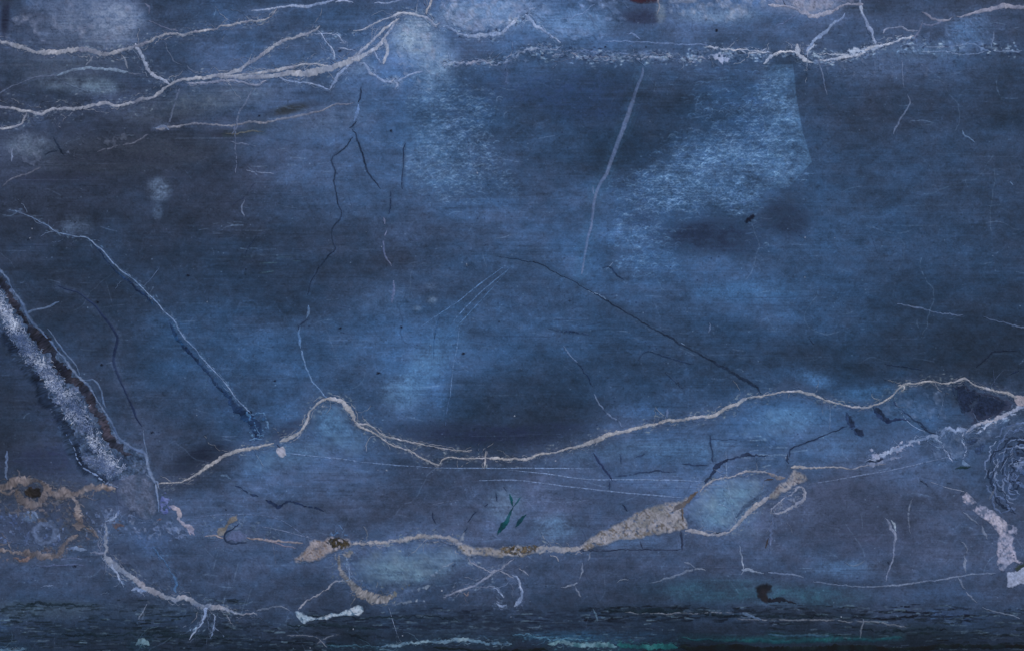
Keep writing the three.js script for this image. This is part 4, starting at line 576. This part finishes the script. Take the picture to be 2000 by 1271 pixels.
vein('loop_vein', [
  { s: '664,1080 662,1095 666,1112 672,1126 686,1142 704,1157 726,1166 748,1169 772,1164', w: [7, 9, 10, 11, 14, 17, 16, 14, 10] }, { s: '676,1086 680,1102 682,1120 688,1135', w: [4, 5, 5, 4], c: ['6a7fa0'], gap: 0.15 },
  { s: '690,1078 676,1084 668,1082', w: [10, 9, 8] },
], { c: ['5c6064', '777570', '8f8c86'], thin: 1.1, rough: 0.55, mix: 0.85, gap: 0.05, soft: 3, grain: 0.3, fibres: 2, label: 'tan-green curved vein looping under the lower middle' });
vein('speckled_band', [{ s: '755,1172 770,1160 785,1146 800,1140', w: [9, 10, 9, 8], gap: 0.4, c: ['56584e', '75756c'] }, { s: '780,1165 800,1158 822,1150 842,1140', w: [6, 8, 6], gap: 0.45 }, { s: '770,1178 800,1178 830,1178', w: 5, gap: 0.5 }], { c: ['5d6e86', '8a96a6'], rough: 1, jag: 1, lift: 0.24 });
vein('pale_vein', [
  { s: '865,1166 888,1158 910,1150 928,1142 945,1130 962,1119 975,1112', w: [4, 5, 6, 5, 5, 5, 5] }, { s: '975,1112 986,1104 995,1096 1004,1092', w: [5, 4, 3] }, { s: '912,1092 936,1104 952,1113 964,1118', w: [3, 4, 4, 5] }, { s: '974,1112 990,1120 1002,1130', w: 4 },
  { s: '905,1158 912,1162 914,1154', w: 6, c: ['7b716f'] }, { s: '928,1148 955,1146 972,1149', w: 3, c: ['67738e'] },
  { s: '1000,1124 1010,1128 1017,1140 1020,1155 1016,1168 1004,1184', w: [5, 7, 9, 10, 11, 6], c: BLUE, rough: 0.9 }, { s: '968,1178 980,1184 990,1180', w: [6, 8, 5], c: BLUE, gap: 0.2 }, { s: '958,1146 970,1152 982,1168', w: [5, 4, 3], c: BLUE, gap: 0.25 }, { s: '1012,1112 1022,1118 1032,1124', w: 3 },
], { c: ['77819c', '9299ac'], jag: 0.8, fibres: 2, label: 'thin branching vein right of the loop' });
thread([{ s: '886,1097 872,1105 862,1110', w: 5 }, { s: '862,1110 848,1121 830,1130', w: [5, 6, 7], gap: 0.35 }, { s: '890,1100 884,1106', w: 6, c: ['2a3450'] }], { c: ['6a7c98', '8896ac'], gap: 0.1 });
vein('thin_vein', [{ s: '671,1133 656,1138 646,1143 640,1150 625,1159 612,1168 602,1172 592,1182 584,1192', w: [5, 5, 5, 5, 6, 4, 5, 3], jag: 0.7 }, { s: '500,1192 530,1186 552,1186 565,1192', w: [4, 5, 4], c: ['65738a'], gap: 0.2 }], { c: ['7c8498', '979ba8'] });
body('pale_body', '573,1198 580,1192 590,1192 602,1202 618,1204 642,1199 668,1194 682,1188 698,1182 710,1184 713,1194 700,1203 680,1202 656,1205 634,1210 614,1209 600,1214 592,1220 584,1210', ['7f9ab4', '9bafc2', 'aab6c6'], { ragged: 4, lift: 0.54, spots: '56708a', spot: 0.16, label: 'pale blue sliver of mineral near the foot, left of middle' });

// green and dark marks
for (const [s, w, label] of [['996,964 999,976 1001,988', [4, 7, 4], 'short dark green mark, topmost of the group'], ['1004,990 996,1006 986,1022 972,1044', [4, 9, 13, 4], 'longest dark green mark'], ['1028,1004 1018,1014 1006,1028', [4, 9, 5], 'right-hand dark green mark'], ['1018,968 1008,980 1002,988', [2, 4, 3], 'thin dark green mark']])
  vein('green_mark', [{ s, w, rough: 0.6, jag: 0.5 }], { c: ['0d2c36', '10404a', '174c54'], lift: 0.15, halo: 0, label });
crack([{ s: '952,982 946,988', w: 5 }, { s: '930,998 922,1008', w: 5 }, { s: '912,1030 906,1040', w: 4, gap: 0.2 }, { s: '926,1002 915,1020', w: 2.5, gap: 0.3 }, { s: '984,950 990,958', w: 4 }, { s: '968,962 970,978', w: 3 }, { s: '845,1000 848,1015 850,1022', w: 2.5, gap: 0.2 }], { c: ['1c2440'] });
thread([{ s: '897,1058 902,1048 910,1036', w: [8, 6, 3] }], { c: ['7f8a9c'], gap: 0 });
body('dark_blob', '1475,1148 1484,1140 1498,1134 1510,1142 1508,1154 1500,1160 1506,1170 1500,1178 1488,1176 1478,1166', ['16161e', '1f1d26', '28242a'], { ragged: 5, soft: 4, mix: 0.9, lift: 0.24, label: 'near-black brown blob at the lower right' });
vein('dark_blob', [{ s: '1496,1172 1512,1174 1530,1172 1556,1180', w: [12, 12, 7, 4], rough: 0.8 }], { c: ['181822', '24202c'], lift: 0.18 });
body('teal_patch', '1508,1164 1524,1152 1548,1146 1552,1152 1530,1164 1516,1172', ['355a6c', '426a7c'], { ragged: 9, soft: 6, mix: 0.6, lift: 0.15 });
crack([{ s: '1866,915 1878,912 1890,912 1896,910', w: [3, 7, 8, 3] }], { c: ['0f1c1e', '182a2c'], lift: 0.12, label: 'small dark lens below the lacy vein' });
thread([{ s: '1882,896 1888,903 1894,908', w: 9 }], { c: ['6f8cb4', '8ea8c8'], gap: 0, rough: 0.9 });
crack([{ s: '1797,940 1806,944 1812,950', w: 4, gap: 0.3 }, { s: '1850,944 1858,945', w: 4 }, { s: '1733,1098 1736,1102', w: 6 }], { c: ['23283e'] });

// lower right veins
thread([{ s: '1152,1078 1151,1088 1148,1094', w: 3 }, { s: '1136,1098 1138,1112 1134,1126 1132,1132', w: [4, 5, 4, 3] }, { s: '1132,1134 1122,1142 1096,1147', w: [4, 4, 2] }, { s: '1122,1144 1128,1154 1136,1164', w: 3.5 }, { s: '1158,1187 1164,1196 1168,1212', w: [5, 5, 3], c: ['5f7c94'] }], { c: ['6d7c98', '8e98ac'], gap: 0.1 });
thread([{ s: '1204,1138 1216,1133 1228,1132', w: 3 }, { s: '1268,1138 1286,1135 1302,1131 1318,1123 1332,1118 1352,1112 1378,1114', w: [3, 4, 4, 4, 4, 3, 2] }, { s: '1336,1098 1346,1102 1358,1107', w: 3 }], { c: ['6b7c98', '8d97a8'], gap: 0.1 });
thread([{ s: '1446,1064 1447,1080 1450,1098 1453,1110', w: [3, 4, 4, 7] }, { s: '1448,1112 1458,1112 1474,1117 1492,1120', w: [8, 7, 5, 4] }, { s: '1446,1122 1452,1110', w: 4 }], { c: ['7f93b0', 'a4b2c8'], gap: 0, label: 'small bright three-pointed vein' });
thread([{ s: '1500,1118 1540,1122 1570,1128', w: 3 }, { s: '1548,1123 1556,1123', w: 4 }, { s: '1588,1134 1640,1142 1692,1145 1750,1143 1802,1137 1850,1130 1880,1124 1912,1121 1946,1119', w: [3, 3, 3, 3, 4, 4, 3, 3] }], { c: ['66789a', '7f8ea8'], gap: 0.18, label: 'long faint line sagging across the lower right' });
vein('thin_vein', [{ s: '1728,1012 1736,1020 1740,1032 1748,1044 1748,1062 1744,1084 1741,1100 1735,1120 1730,1136', w: [3, 5, 6, 5, 5, 5, 4, 3] }, { s: '1738,1017 1746,1026 1752,1036', w: [6, 10, 7], c: ['8ba0b8', 'a0b0c2'] }], { c: ['6d7c9c', '8a94ac'], gap: 0.03, label: 'short curved pale vein with a bright chip at its top' });
thread([{ s: '1781,972 1776,995 1774,1012 1779,1042', w: [2, 4, 3, 3] }, { s: '1880,1000 1894,1012 1912,1024', w: [3, 4, 3] }, { s: '1915,1026 1920,1040 1928,1052', w: [5, 6, 3] }, { s: '1878,1056 1885,1066 1887,1080', w: [4, 5, 4] }, { s: '1886,1084 1884,1104 1886,1118', w: [7, 6, 5] }, { s: '1869,1128 1876,1140 1884,1152', w: [5, 6, 5] }, { s: '1886,1156 1898,1168 1908,1178', w: 3.5 }, { s: '1918,1188 1940,1194 1966,1200 1992,1208', w: 3 }], { c: ['66748c', '8793aa'], gap: 0.08 });
thread([{ s: '1686,1208 1683,1230 1680,1246', w: 4 }, { s: '1943,955 1936,968 1932,978', w: [7, 6, 3] }, { s: '1650,1098 1668,1102 1690,1094', w: 3 }], { c: ['5d6a80', '7c8596'], gap: 0.15 });
body('pale_body', '1878,966 1886,962 1902,972 1912,984 1930,988 1944,1000 1962,1018 1974,1022 1986,1028 1989,1040 1980,1056 1976,1066 1986,1076 1986,1090 1996,1098 1980,1100 1968,1106 1960,1114 1948,1112 1946,1090 1948,1060 1950,1044 1940,1030 1922,1014 1906,1004 1888,988', ['7e8aa8', '9a9cb4', 'a9a8ba'], { ragged: 5, fine: 2.5, holes: 0.55, lift: 0.66, spots: '66718c', spot: 0.14, label: 'lavender grey branch-shaped body at the lower right edge' });
body('pale_body', '1966,1148 1966,1128 1964,1116 1984,1112 1996,1104 2060,1096 2060,1150 1998,1140 1982,1146', ['8393b4', '9ca6be'], { ragged: 5, lift: 0.6, label: 'pale chunk below the branch-shaped body' });
body('dark_pocket', '1978,1082 1981,1080 1984,1083 1982,1086 1978,1085', ['0e1018'], { ragged: 1, fine: 0.5, lift: 0.3, up: 0.7, rim: 1.5 });
body('dark_pocket', '1978,1108 1990,1100 2010,1094 2060,1092 2060,1102 2000,1106 1984,1116', ['2a3230', '3a4040'], { ragged: 3, lift: 0.3, up: 0.7 });

// the ringed knot at the right edge
{
  const cx = 1996, cy = 922;
  for (let r = 0; r < 13; r++) {
    const rad = 16 + r * 5.4, lines = [];
    for (let a = 1.75 + rr(0, 0.2); a < 4.6; ) {
      const span = rr(0.35, 1.15), P = [];
      for (let t = 0; t <= 1.001; t += 0.2) { const q = a + span * t, R = rad + 4 * noise(q * 5, r * 9) + 3 * noise(q * 11, r); P.push([Math.min(cx + Math.cos(q) * R * 0.86, 1999 + 40), cy - Math.sin(q) * R * 1.12 * -1]); }
      lines.push({ s: P, w: rr(1.6, 5), c: rnd() < 0.42 ? ['171d30', '212a44'] : rnd() < 0.5 ? ['6f84ac', '8ea0c0'] : ['4f648e', '6c82aa'], gap: rr(0.05, 0.3) });
      a += span + rr(0.02, 0.2);
    }
    vein('knot_ring', lines, { lift: 0.3, jag: 1.2, rough: 0.9, mix: 0.78, soft: 2, halo: 0, label: r ? undefined : 'innermost wavy ring of the knot' });
  }
  body('dark_core', '1964,858 1985,848 2040,846 2040,900 1990,892 1970,884', ['1e2234', '2a3046'], { ragged: 12, lace: 0.5, laceSize: 8, lift: 0.18 });
  body('crystal_patch', '1976,900 1990,886 2030,884 2030,950 1990,960 1976,936', ['3e527c', '6378a2', '8496ba'], { ragged: 10, lace: 0.45, laceSize: 6, lift: 0.3 });
}
// the bright seam and dark ledge along the foot
vein('bright_seam', [
  { s: '735,1264 770,1260 800,1255 840,1253 880,1250 925,1252 960,1254 1000,1256', w: [4, 6, 7, 7, 9, 7, 6, 5], rough: 0.9 }, { s: '1070,1260 1095,1257 1120,1259 1150,1260 1180,1260 1205,1261', w: [6, 11, 9, 10, 12, 8], rough: 0.8, c: ['4c7488', '7a9eac', '3a626e'] },
  { s: '1205,1261 1240,1262 1280,1262 1324,1263', w: [9, 10, 10, 9], c: ['1a4049', '245a60', '3a7478'] }, { s: '-20,1267 20,1268 52,1268', w: [8, 7, 5] }, { s: '640,1262 690,1262 740,1264', w: [3, 4, 4], c: ['3f5a70'], gap: 0.2 }, { s: '1000,1240 1060,1246 1140,1250', w: 3, gap: 0.25, c: ['4f7896'] },
  { s: '265,1258 278,1254 290,1262', w: [10, 12, 8], c: ['5a7e94', '7898a8'] },
], { c: ['40587a', '5f809c', '88a4b6'], lift: 0.5, rough: 1, jag: 1, mix: 0.85, fibres: 3, gap: 0.2, halo: '2f5068', label: 'bright cyan seam along the foot of the view' });
vein('teal_seam', [{ s: '1330,1246 1400,1248 1480,1250 1560,1250 1640,1248 1700,1248 1762,1245', w: [2, 4, 5, 5, 7, 5, 2], rough: 1 }, { s: '1500,1238 1560,1241 1620,1240', w: [3, 5, 3], c: ['36506c', '3f6480'] }], { c: ['1c3c4a', '1f4c58', '285c62'], lift: 0.2, mix: 0.6, soft: 4, gap: 0.25, halo: '24505c', label: 'dull teal seam at the lower right' });
vein('dark_seam', [{ s: '1324,1264 1400,1264 1480,1266 1560,1268 1680,1266 1800,1264 1900,1262 2000,1262', w: [9, 15, 14, 14, 12, 10, 12, 14], rough: 0.7 }, { s: '1000,1265 1030,1270 1070,1267', w: [4, 8, 4] }, { s: '960,1272 1040,1274 1200,1276 1330,1274', w: [6, 8, 9, 12] }], { c: ['0d1216', '131a20', '1c2226'], lift: 0.15, jag: 0.6, halo: '161c22', label: 'black seam under the teal one at the lower right' });
for (const [s, w] of [['560,1222 620,1218 680,1222 740,1226', [3, 6, 8, 3]], ['600,1200 700,1206 820,1204 900,1208', [2, 4, 4, 2]], ['1180,1190 1260,1193 1340,1192 1420,1198', [4, 9, 9, 4]], ['1440,1200 1520,1204 1600,1203 1700,1206', [4, 7, 7, 3]], ['30,1180 90,1178 150,1180 190,1182', [2, 4, 4, 2]], ['120,1236 220,1240 330,1238 440,1244', [3, 7, 8, 3]], ['1680,1226 1740,1230 1800,1228 1850,1232', [3, 8, 9, 3]], ['680,1236 700,1245 716,1252', [3, 7, 3]]])
  vein('dark_streak', [{ s, w }], { c: ['141b26', '1c2632', '232e3c'], lift: 0.12, rough: 1, jag: 1, gap: 0.28, halo: '20293a' });
vein('pale_streak', [{ s: '1440,1208 1520,1210 1620,1211 1700,1214 1770,1224', w: [2, 3, 3, 4, 3] }, { s: '1450,1196 1470,1205 1490,1210', w: [7, 6, 3], c: ['5a7292'] }, { s: '1220,1196 1340,1197 1430,1196', w: 2.5 }, { s: '560,1240 620,1244 640,1262', w: 2 }, { s: '620,1258 640,1244 662,1238', w: 3 }], { c: ['5a6474', '6f7684'], lift: 0.15, gap: 0.35 });

// pin-head flecks and pits
{
  const spots = '295,583 62,447 163,196 911,516 912,519 707,1134 792,1096 863,1153 786,1241 606,1264 998,1204 26,1268 30,1265 496,1203 1572,542 1572,464 1480,869 1495,893 1535,893 840,674 715,454 745,482 230,608 405,590 1940,803 1688,1142 1643,1204 1939,500 1630,465 1970,358 930,333 932,338 690,1228 1020,1082 1005,812 384,811 58,465 500,1198 1648,594 540,1075 1085,900 755,918 738,917';
  part('mineral_fleck', () => {
    const one = pts(spots).map(([x, y]) => { const r = rr(1.1, 2.6); return patch((a, b) => r - Math.hypot(a - x, b - y) + 0.9 * noise(a / 1.5, b / 1.5), [x - 6, y - 6, x + 6, y + 6], () => { const g = rr(0.7, 1.12); return [176 * g, 186 * g, 206 * g]; }, { step: 0.9, lift: 0.45, rim: 1.5 }); });
    const more = Array.from({ length: 110 }, () => { const x = rr(10, 1990), y = rr(10, 1260), r = rr(0.7, 1.4); return patch((a, b) => r - Math.hypot(a - x, b - y), [x - 3, y - 3, x + 3, y + 3], () => [116, 132, 164], { step: 0.9, lift: 0.24, rim: 1 }); });
    return mergeGeometries([...one, ...more].filter(Boolean));
  }, { kind: 'stuff', label: 'tiny light flecks scattered over the face' });
  const pits = '199,712 480,526 147,434 55,467 739,728 665,641 537,743 784,638 1113,587 146,1105 764,255 893,49 664,100 441,995 367,538 1324,748 1262,92 1182,92 1170,25 905,690 506,226 297,844 975,628 1055,88 1400,60 190,590';
  part('dark_pit', () => mergeGeometries(pts(pits).map(([x, y]) => { const r = rr(1.6, 3.6), e = rr(0.8, 1.7); return patch((a, b) => r - Math.hypot((a - x) / e, b - y) + 1.1 * noise(a / 2, b / 2), [x - 10, y - 8, x + 10, y + 8], () => [20, 24, 38], { step: 0.9, lift: 0.06, rim: 2 }); }).filter(Boolean)), { kind: 'stuff', label: 'small dark pits scattered over the face' });
}

// mottled crust along the top of the view
for (const [s, h, size, l] of [
  ['856,-40 1048,-40 1044,10 1016,26 994,48 966,64 922,66 880,50 858,30', ['6f80a4', '8393b4', '98a4be'], 16, 0.62], ['1036,-40 1230,-40 1226,40 1180,78 1110,78 1066,54 1030,24', ['5f7aa6', '7189b2', '8298bc'], 18, 0.5],
  ['1292,-40 1500,-40 1500,14 1470,38 1400,46 1330,36 1296,24', ['6c7d9c', '8290ac', '9aa2b4'], 16, 0.55], ['1500,-40 1690,-40 1684,4 1640,8 1606,26 1572,22 1540,8 1500,6', ['727890', '868ba2', '9a9cb0'], 16, 0.7],
  ['990,96 1120,90 1260,98 1400,94 1500,106 1490,124 1400,128 1240,120 1100,122 1000,120', ['5f7498', '7488ac', '8c9ab4'], 9, 0.4], ['1840,40 1930,30 1940,90 1900,110 1800,108 1770,96', ['556e98', '6780a8'], 14, 0.48], ['780,40 850,46 868,120 846,190 800,170 770,110', ['7b8aa8', '8f9bb6'], 14, 0.5],
  ['1560,100 1700,96 1860,110 1840,150 1700,160 1610,150', ['566480', '65728c'], 12, 0.4], ['0,-40 270,-40 268,40 230,80 120,92 10,70', ['5f6a84', '76809a', '8c94aa'], 26, 0.42],
]) body('pale_patch', s, h, { ragged: 14, fine: 4, lace: l, laceSize: size * 0.7, mix: 0.72, soft: 6, size: 14, grain: 0.28, lift: 0.2, step: 2, kind: 'stuff' });
for (const [s, h, size, l] of [
  ['600,800 640,784 680,800 700,850 760,880 780,900 620,892 590,860', ['52708e', '627e9c'], 22, 0.5], ['430,900 520,880 600,876 640,900 560,940 460,930', ['4f6a8c', '607c9c'], 22, 0.42], ['1345,1030 1344,980 1372,962 1400,940 1480,926 1500,940 1490,966 1450,990 1420,1034', ['5f7892', '70889e', '7f95a8'], 20, 0.66],
  ['690,1072 760,1062 840,1056 884,1066 900,1086 850,1120 780,1150 720,1146 690,1120', ['5d7388', '6c8296', '788c9e'], 20, 0.62], ['200,1010 300,1020 340,1060 340,1150 300,1150 230,1090', ['4a5c7e', '5a6e92'], 14, 0.5], ['1500,800 1600,784 1650,800 1640,850 1520,870 1440,850', ['55789e', '6488ac'], 26, 0.45],
  ['930,960 1020,960 1030,1040 960,1050 910,1030', ['5f7290', '6e809a'], 16, 0.45], ['40,990 120,985 140,1030 120,1070 60,1066 30,1030', ['4b5c80', '5f7498'], 12, 0.42],
]) body('hazy_patch', s, h, { ragged: 14, fine: 3, lace: l, laceSize: size, mix: 0.62, soft: 12, size: 20, grain: 0.2, lift: 0.1, step: 2.4, kind: 'stuff' });

body('blue_lace', '462,792 486,800 500,806 518,806 524,830 514,858 488,862 486,836 470,818', ['24406a', '46709e', '7098c0'], { ragged: 8, fine: 5, lace: 0.44, laceSize: 5, up: 0.4, mix: 0.85, grain: 0.3 });
body('pale_patch', '1506,1002 1516,986 1540,970 1562,958 1570,966 1556,980 1534,994 1516,1001', ['5d6a84', '76839c', '8f9aac'], { ragged: 4, lace: 0.55, laceSize: 5, mix: 0.7, grain: 0.25 });

for (const s of ['1806,874 1850,848 1930,826 1992,802 2040,800 2040,836 1960,852 1912,872 1880,900 1836,902', '1700,800 1760,776 1810,764 1850,770 1850,820 1800,820 1740,812'])
  body('hazy_patch', s, ['5c7298', '788cb0', '92a2c0'], { ragged: 16, fine: 4, lace: 0.5, laceSize: 11, mix: 0.6, soft: 9, size: 14, grain: 0.26, lift: 0.1, step: 2, kind: 'stuff' });
for (const [s, t] of [['1868,750 1886,754 1896,776 1890,800 1878,806 1870,780', 0], ['1910,768 1950,780 1972,790 1950,804 1916,818 1900,806', 0], ['1886,764 1904,760 1912,774 1898,786', 0], ['1876,790 1892,788 1896,802 1880,808', 0], ['1900,796 1920,786 1930,796 1912,812', 0], ['1884,866 1900,852 1912,858 1898,872', 1], ['1902,876 1918,862 1926,870 1912,888', 1], ['1652,806 1664,810 1672,832 1660,834', 0], ['1664,834 1684,838 1686,852 1674,850', 0], ['1706,792 1720,796 1736,818 1722,820', 0]])
  body('dark_fragment', s, t ? ['28324e', '384668'] : ['1a2034', '262e48'], { ragged: 5, fine: 3, soft: 2, up: 0.3, mix: 0.85, grain: 0.3, lift: 0.1 });

for (const [s, h, l] of [['-40,946 30,944 70,962 118,976 142,1004 134,1050 92,1026 44,1008 -40,1000', ['3a3d4a', '5a5560', '7c7370'], 0.5], ['-40,1066 60,1072 120,1062 150,1042 176,1052 150,1084 70,1098 -40,1094', ['434350', '625a5c', '847a74'], 0.5], ['160,1000 210,990 300,1008 372,1030 384,1052 330,1060 250,1044 190,1060 160,1040', ['46587c', '5f7298', '8090ae'], 0.48], ['-40,1000 60,1000 130,1030 130,1066 60,1070 -40,1060', ['39456a', '566a94', '7c90b4'], 0.46], ['200,930 240,916 290,926 306,950 270,962 230,960', ['6c7c9c', '8c9ab4'], 0.5], ['390,1010 470,1000 560,1030 600,1052 540,1054 450,1060 400,1050', ['4c5c78', '68788e'], 0.45]])
  body('broken_patch', s, h, { ragged: 12, fine: 5, lace: l, laceSize: 6, mix: 0.68, soft: 3, size: 12, grain: 0.3, lift: 0.2, kind: 'stuff' });

// ------------------------------------------------------------------ relief, colours and the face itself
{
  const raw = groove.canvas.getContext('2d').getImageData(0, 0, TW, TH).data, a = new Float32Array(TW * TH), b = new Float32Array(TW * TH);
  for (let i = 0; i < a.length; i++) a[i] = (raw[i * 4] - 128) / 128;
  for (let pass = 0; pass < 2; pass++) {                            // soften, so that the mesh of the face can follow
    for (let y = 0; y < TH; y++) for (let x = 0; x < TW; x++) { const o = y * TW; b[o + x] = (a[o + Math.max(0, x - 1)] + a[o + x] + a[o + Math.min(TW - 1, x + 1)]) / 3; }
    for (let y = 0; y < TH; y++) for (let x = 0; x < TW; x++) a[y * TW + x] = (b[Math.max(0, y - 1) * TW + x] + b[y * TW + x] + b[Math.min(TH - 1, y + 1) * TW + x]) / 3;
  }
  for (let y = 0; y < TH; y++) for (let x = 0; x < TW; x++) {
    const X = x / K + LEFT, Y = (y * HIGH) / TH + TOP;
    a[y * TW + x] = a[y * TW + x] * 1.1 + 2.2 * fbm(X / 210, Y / 150, 2) + 0.5 * fbm(X / 50, Y / 24, 2);
  }
  relief = a;
}
const over = stain.canvas.getContext('2d').getImageData(0, 0, TW, TH).data, paint = new Uint8Array(TW * TH * 4), bump = new Uint8Array(TW * TH * 4), gloss = new Uint8Array(TW * TH * 4);
seen = new Float32Array(TW * TH * 3);
const TILT = [0.94, 1.01, 1.0], MAUVE = [0.835, 0.995, 1.33], CLEAR = [0.66, 1.015, 1.46];
for (let y = 0; y < TH; y++) for (let x = 0; x < TW; x++) {
  const X = x / K + LEFT, Y = (y * HIGH) / TH + TOP, o = ((TH - 1 - y) * TW + x) * 4, i = (y * TW + x) * 4;
  const wx = X + 55 * fbm(X / 120, Y / 90 + 5, 3), wy = Y + 34 * fbm(X / 150 + 9, Y / 70, 3);
  const cloud = fbm(X / 70, Y / 38, 4), mott = fbm(X / 17 + 3, Y / 13, 3), speck = noise(X / 2.2, Y / 2.0), grit = hash(x, y);
  const wob = noise(X / 60, Y / 60), streak = noise(X / 90 + 1.7 * wob, Y / 2.4) * 0.6 + noise(X / 34, Y / 1.4 + 0.7 * noise(X / 30, Y / 30)) * 0.55, bed = fbm(X / 240, Y / 9, 3), rubbed = noise(X / 46 + 31, Y / 5.5) * smooth(-0.2, 0.6, fbm(X / 130, Y / 60 + 40, 2));
  const fleck = smooth(0.5, 0.95, noise(X / 4.2 + 50, Y / 3.4)) - smooth(0.45, 0.95, noise(X / 5.2, Y / 3 + 70)), grainy = noise(X / 3.6 + 11, Y / 3.1);
  const patchy = 0.25 + 0.9 * smooth(-0.35, 0.5, fbm(X / 110 + 60, Y / 45, 2));
  const web = smooth(0.9, 1, 1 - Math.abs(fbm(X / 85 + 13, Y / 60, 3)) * 1.6) * smooth(-0.1, 0.5, fbm(X / 160 + 90, Y / 120, 2)) + 0.7 * smooth(0.9, 1, 1 - Math.abs(fbm(X / 34 + 77, Y / 26, 3)) * 1.6) * smooth(0, 0.5, fbm(X / 120 + 30, Y / 90 + 9, 2));
  const fine = patchy * (0.075 * streak + 0.06 * rubbed) + 0.05 * bed + 0.14 * web * (0.6 + 0.5 * speck) + 0.06 * speck + 0.045 * grainy + 0.05 * grit + 0.17 * fleck * (0.6 + 0.6 * cloud);
  const L = field(TONE, wx, wy) * (1 + 0.165 * cloud + 0.14 * mott + fine);
  const hue = clamp((field(HUE, wx, wy) + 2.2 * fbm(X / 55 + 20, Y / 30, 3) + 0.9 * noise(X / 9, Y / 7)) / 9);
  const a = over[i + 3] / 255, k = clamp(a * (1 + 0.7 * mott + 0.5 * cloud + 0.3 * streak + 0.3 * speck + 0.25 * rubbed));
  for (let c = 0; c < 3; c++) {
    let v = L * 1.1 * lerp(MAUVE[c], CLEAR[c], hue);
    if (a) v = lerp(v, over[i + c] * TILT[c] * (1 + 0.8 * fine + 0.05 * mott), k);
    seen[(y * TW + x) * 3 + c] = v;
    paint[o + c] = Math.round(srgb(own(clamp(v, 0, 255), c)));
  }
  paint[o + 3] = 255;
  bump[o] = bump[o + 1] = bump[o + 2] = clamp(128 + 34 * streak + 30 * mott + 22 * speck + 10 * grit + a * 10 * grit, 0, 255); bump[o + 3] = 255;
  gloss[o] = gloss[o + 2] = 0; gloss[o + 1] = clamp(175 + 28 * cloud + 20 * mott + 14 * streak, 0, 255); gloss[o + 3] = 255;
}
const tex = (data, colour) => { const t = new THREE.DataTexture(data, TW, TH); t.magFilter = THREE.LinearFilter; t.minFilter = THREE.LinearMipmapLinearFilter; t.generateMipmaps = true; t.anisotropy = 8; if (colour) t.colorSpace = THREE.SRGBColorSpace; t.needsUpdate = true; return t; };
const stone = new THREE.MeshPhysicalMaterial({ name: 'blue_stone', map: tex(paint, true), bumpMap: tex(bump), bumpScale: 0.0007, specularIntensity: 0.35, roughnessMap: tex(gloss), roughness: 1, metalness: 0 });
{
  const nx = 1000, ny = 667, g = new THREE.PlaneGeometry(WIDE / 1000, HIGH / 1000, nx, ny), p = g.attributes.position;
  for (let i = 0; i < p.count; i++) {
    const X = p.getX(i) * 1000 + LEFT + WIDE / 2, Y = TOP + HIGH / 2 - p.getY(i) * 1000, rim = Math.min(X - LEFT, LEFT + WIDE - X, Y - TOP, TOP + HIGH - Y);
    p.setXYZ(i, (X - 1000) / 1000, CY + (635.5 - Y) / 1000, (rim < 2 ? -4 : H(X, Y)) / 1000);
  }
  g.computeVertexNormals();
  const face = new THREE.Mesh(g, stone);
  face.name = 'stone_face';
  face.castShadow = face.receiveShadow = true;
  slab.add(face);
  const back = new THREE.Mesh(new THREE.BoxGeometry(WIDE / 1000 - 0.001, HIGH / 1000 - 0.001, 0.09), new THREE.MeshStandardMaterial({ name: 'sawn_stone', color: new THREE.Color(0.07, 0.085, 0.12), roughness: 0.85, bumpMap: stone.bumpMap, bumpScale: 0.002 }));
  back.name = 'slab_back';
  back.position.set((LEFT + WIDE / 2 - 1000) / 1000, HIGH / 2000, -0.053);
  back.castShadow = back.receiveShadow = true;
  slab.add(back);
}
const used = new Map();
slab.traverse((m) => { if (m === slab) return; const n = used.get(m.name) ?? 0; used.set(m.name, n + 1); if (n) m.name += '_' + String(n).padStart(3, '0'); });
for (const [m, build] of todo) { const g = build(); if (g) m.geometry = g; else m.removeFromParent(); }

renderer.render(scene, camera);
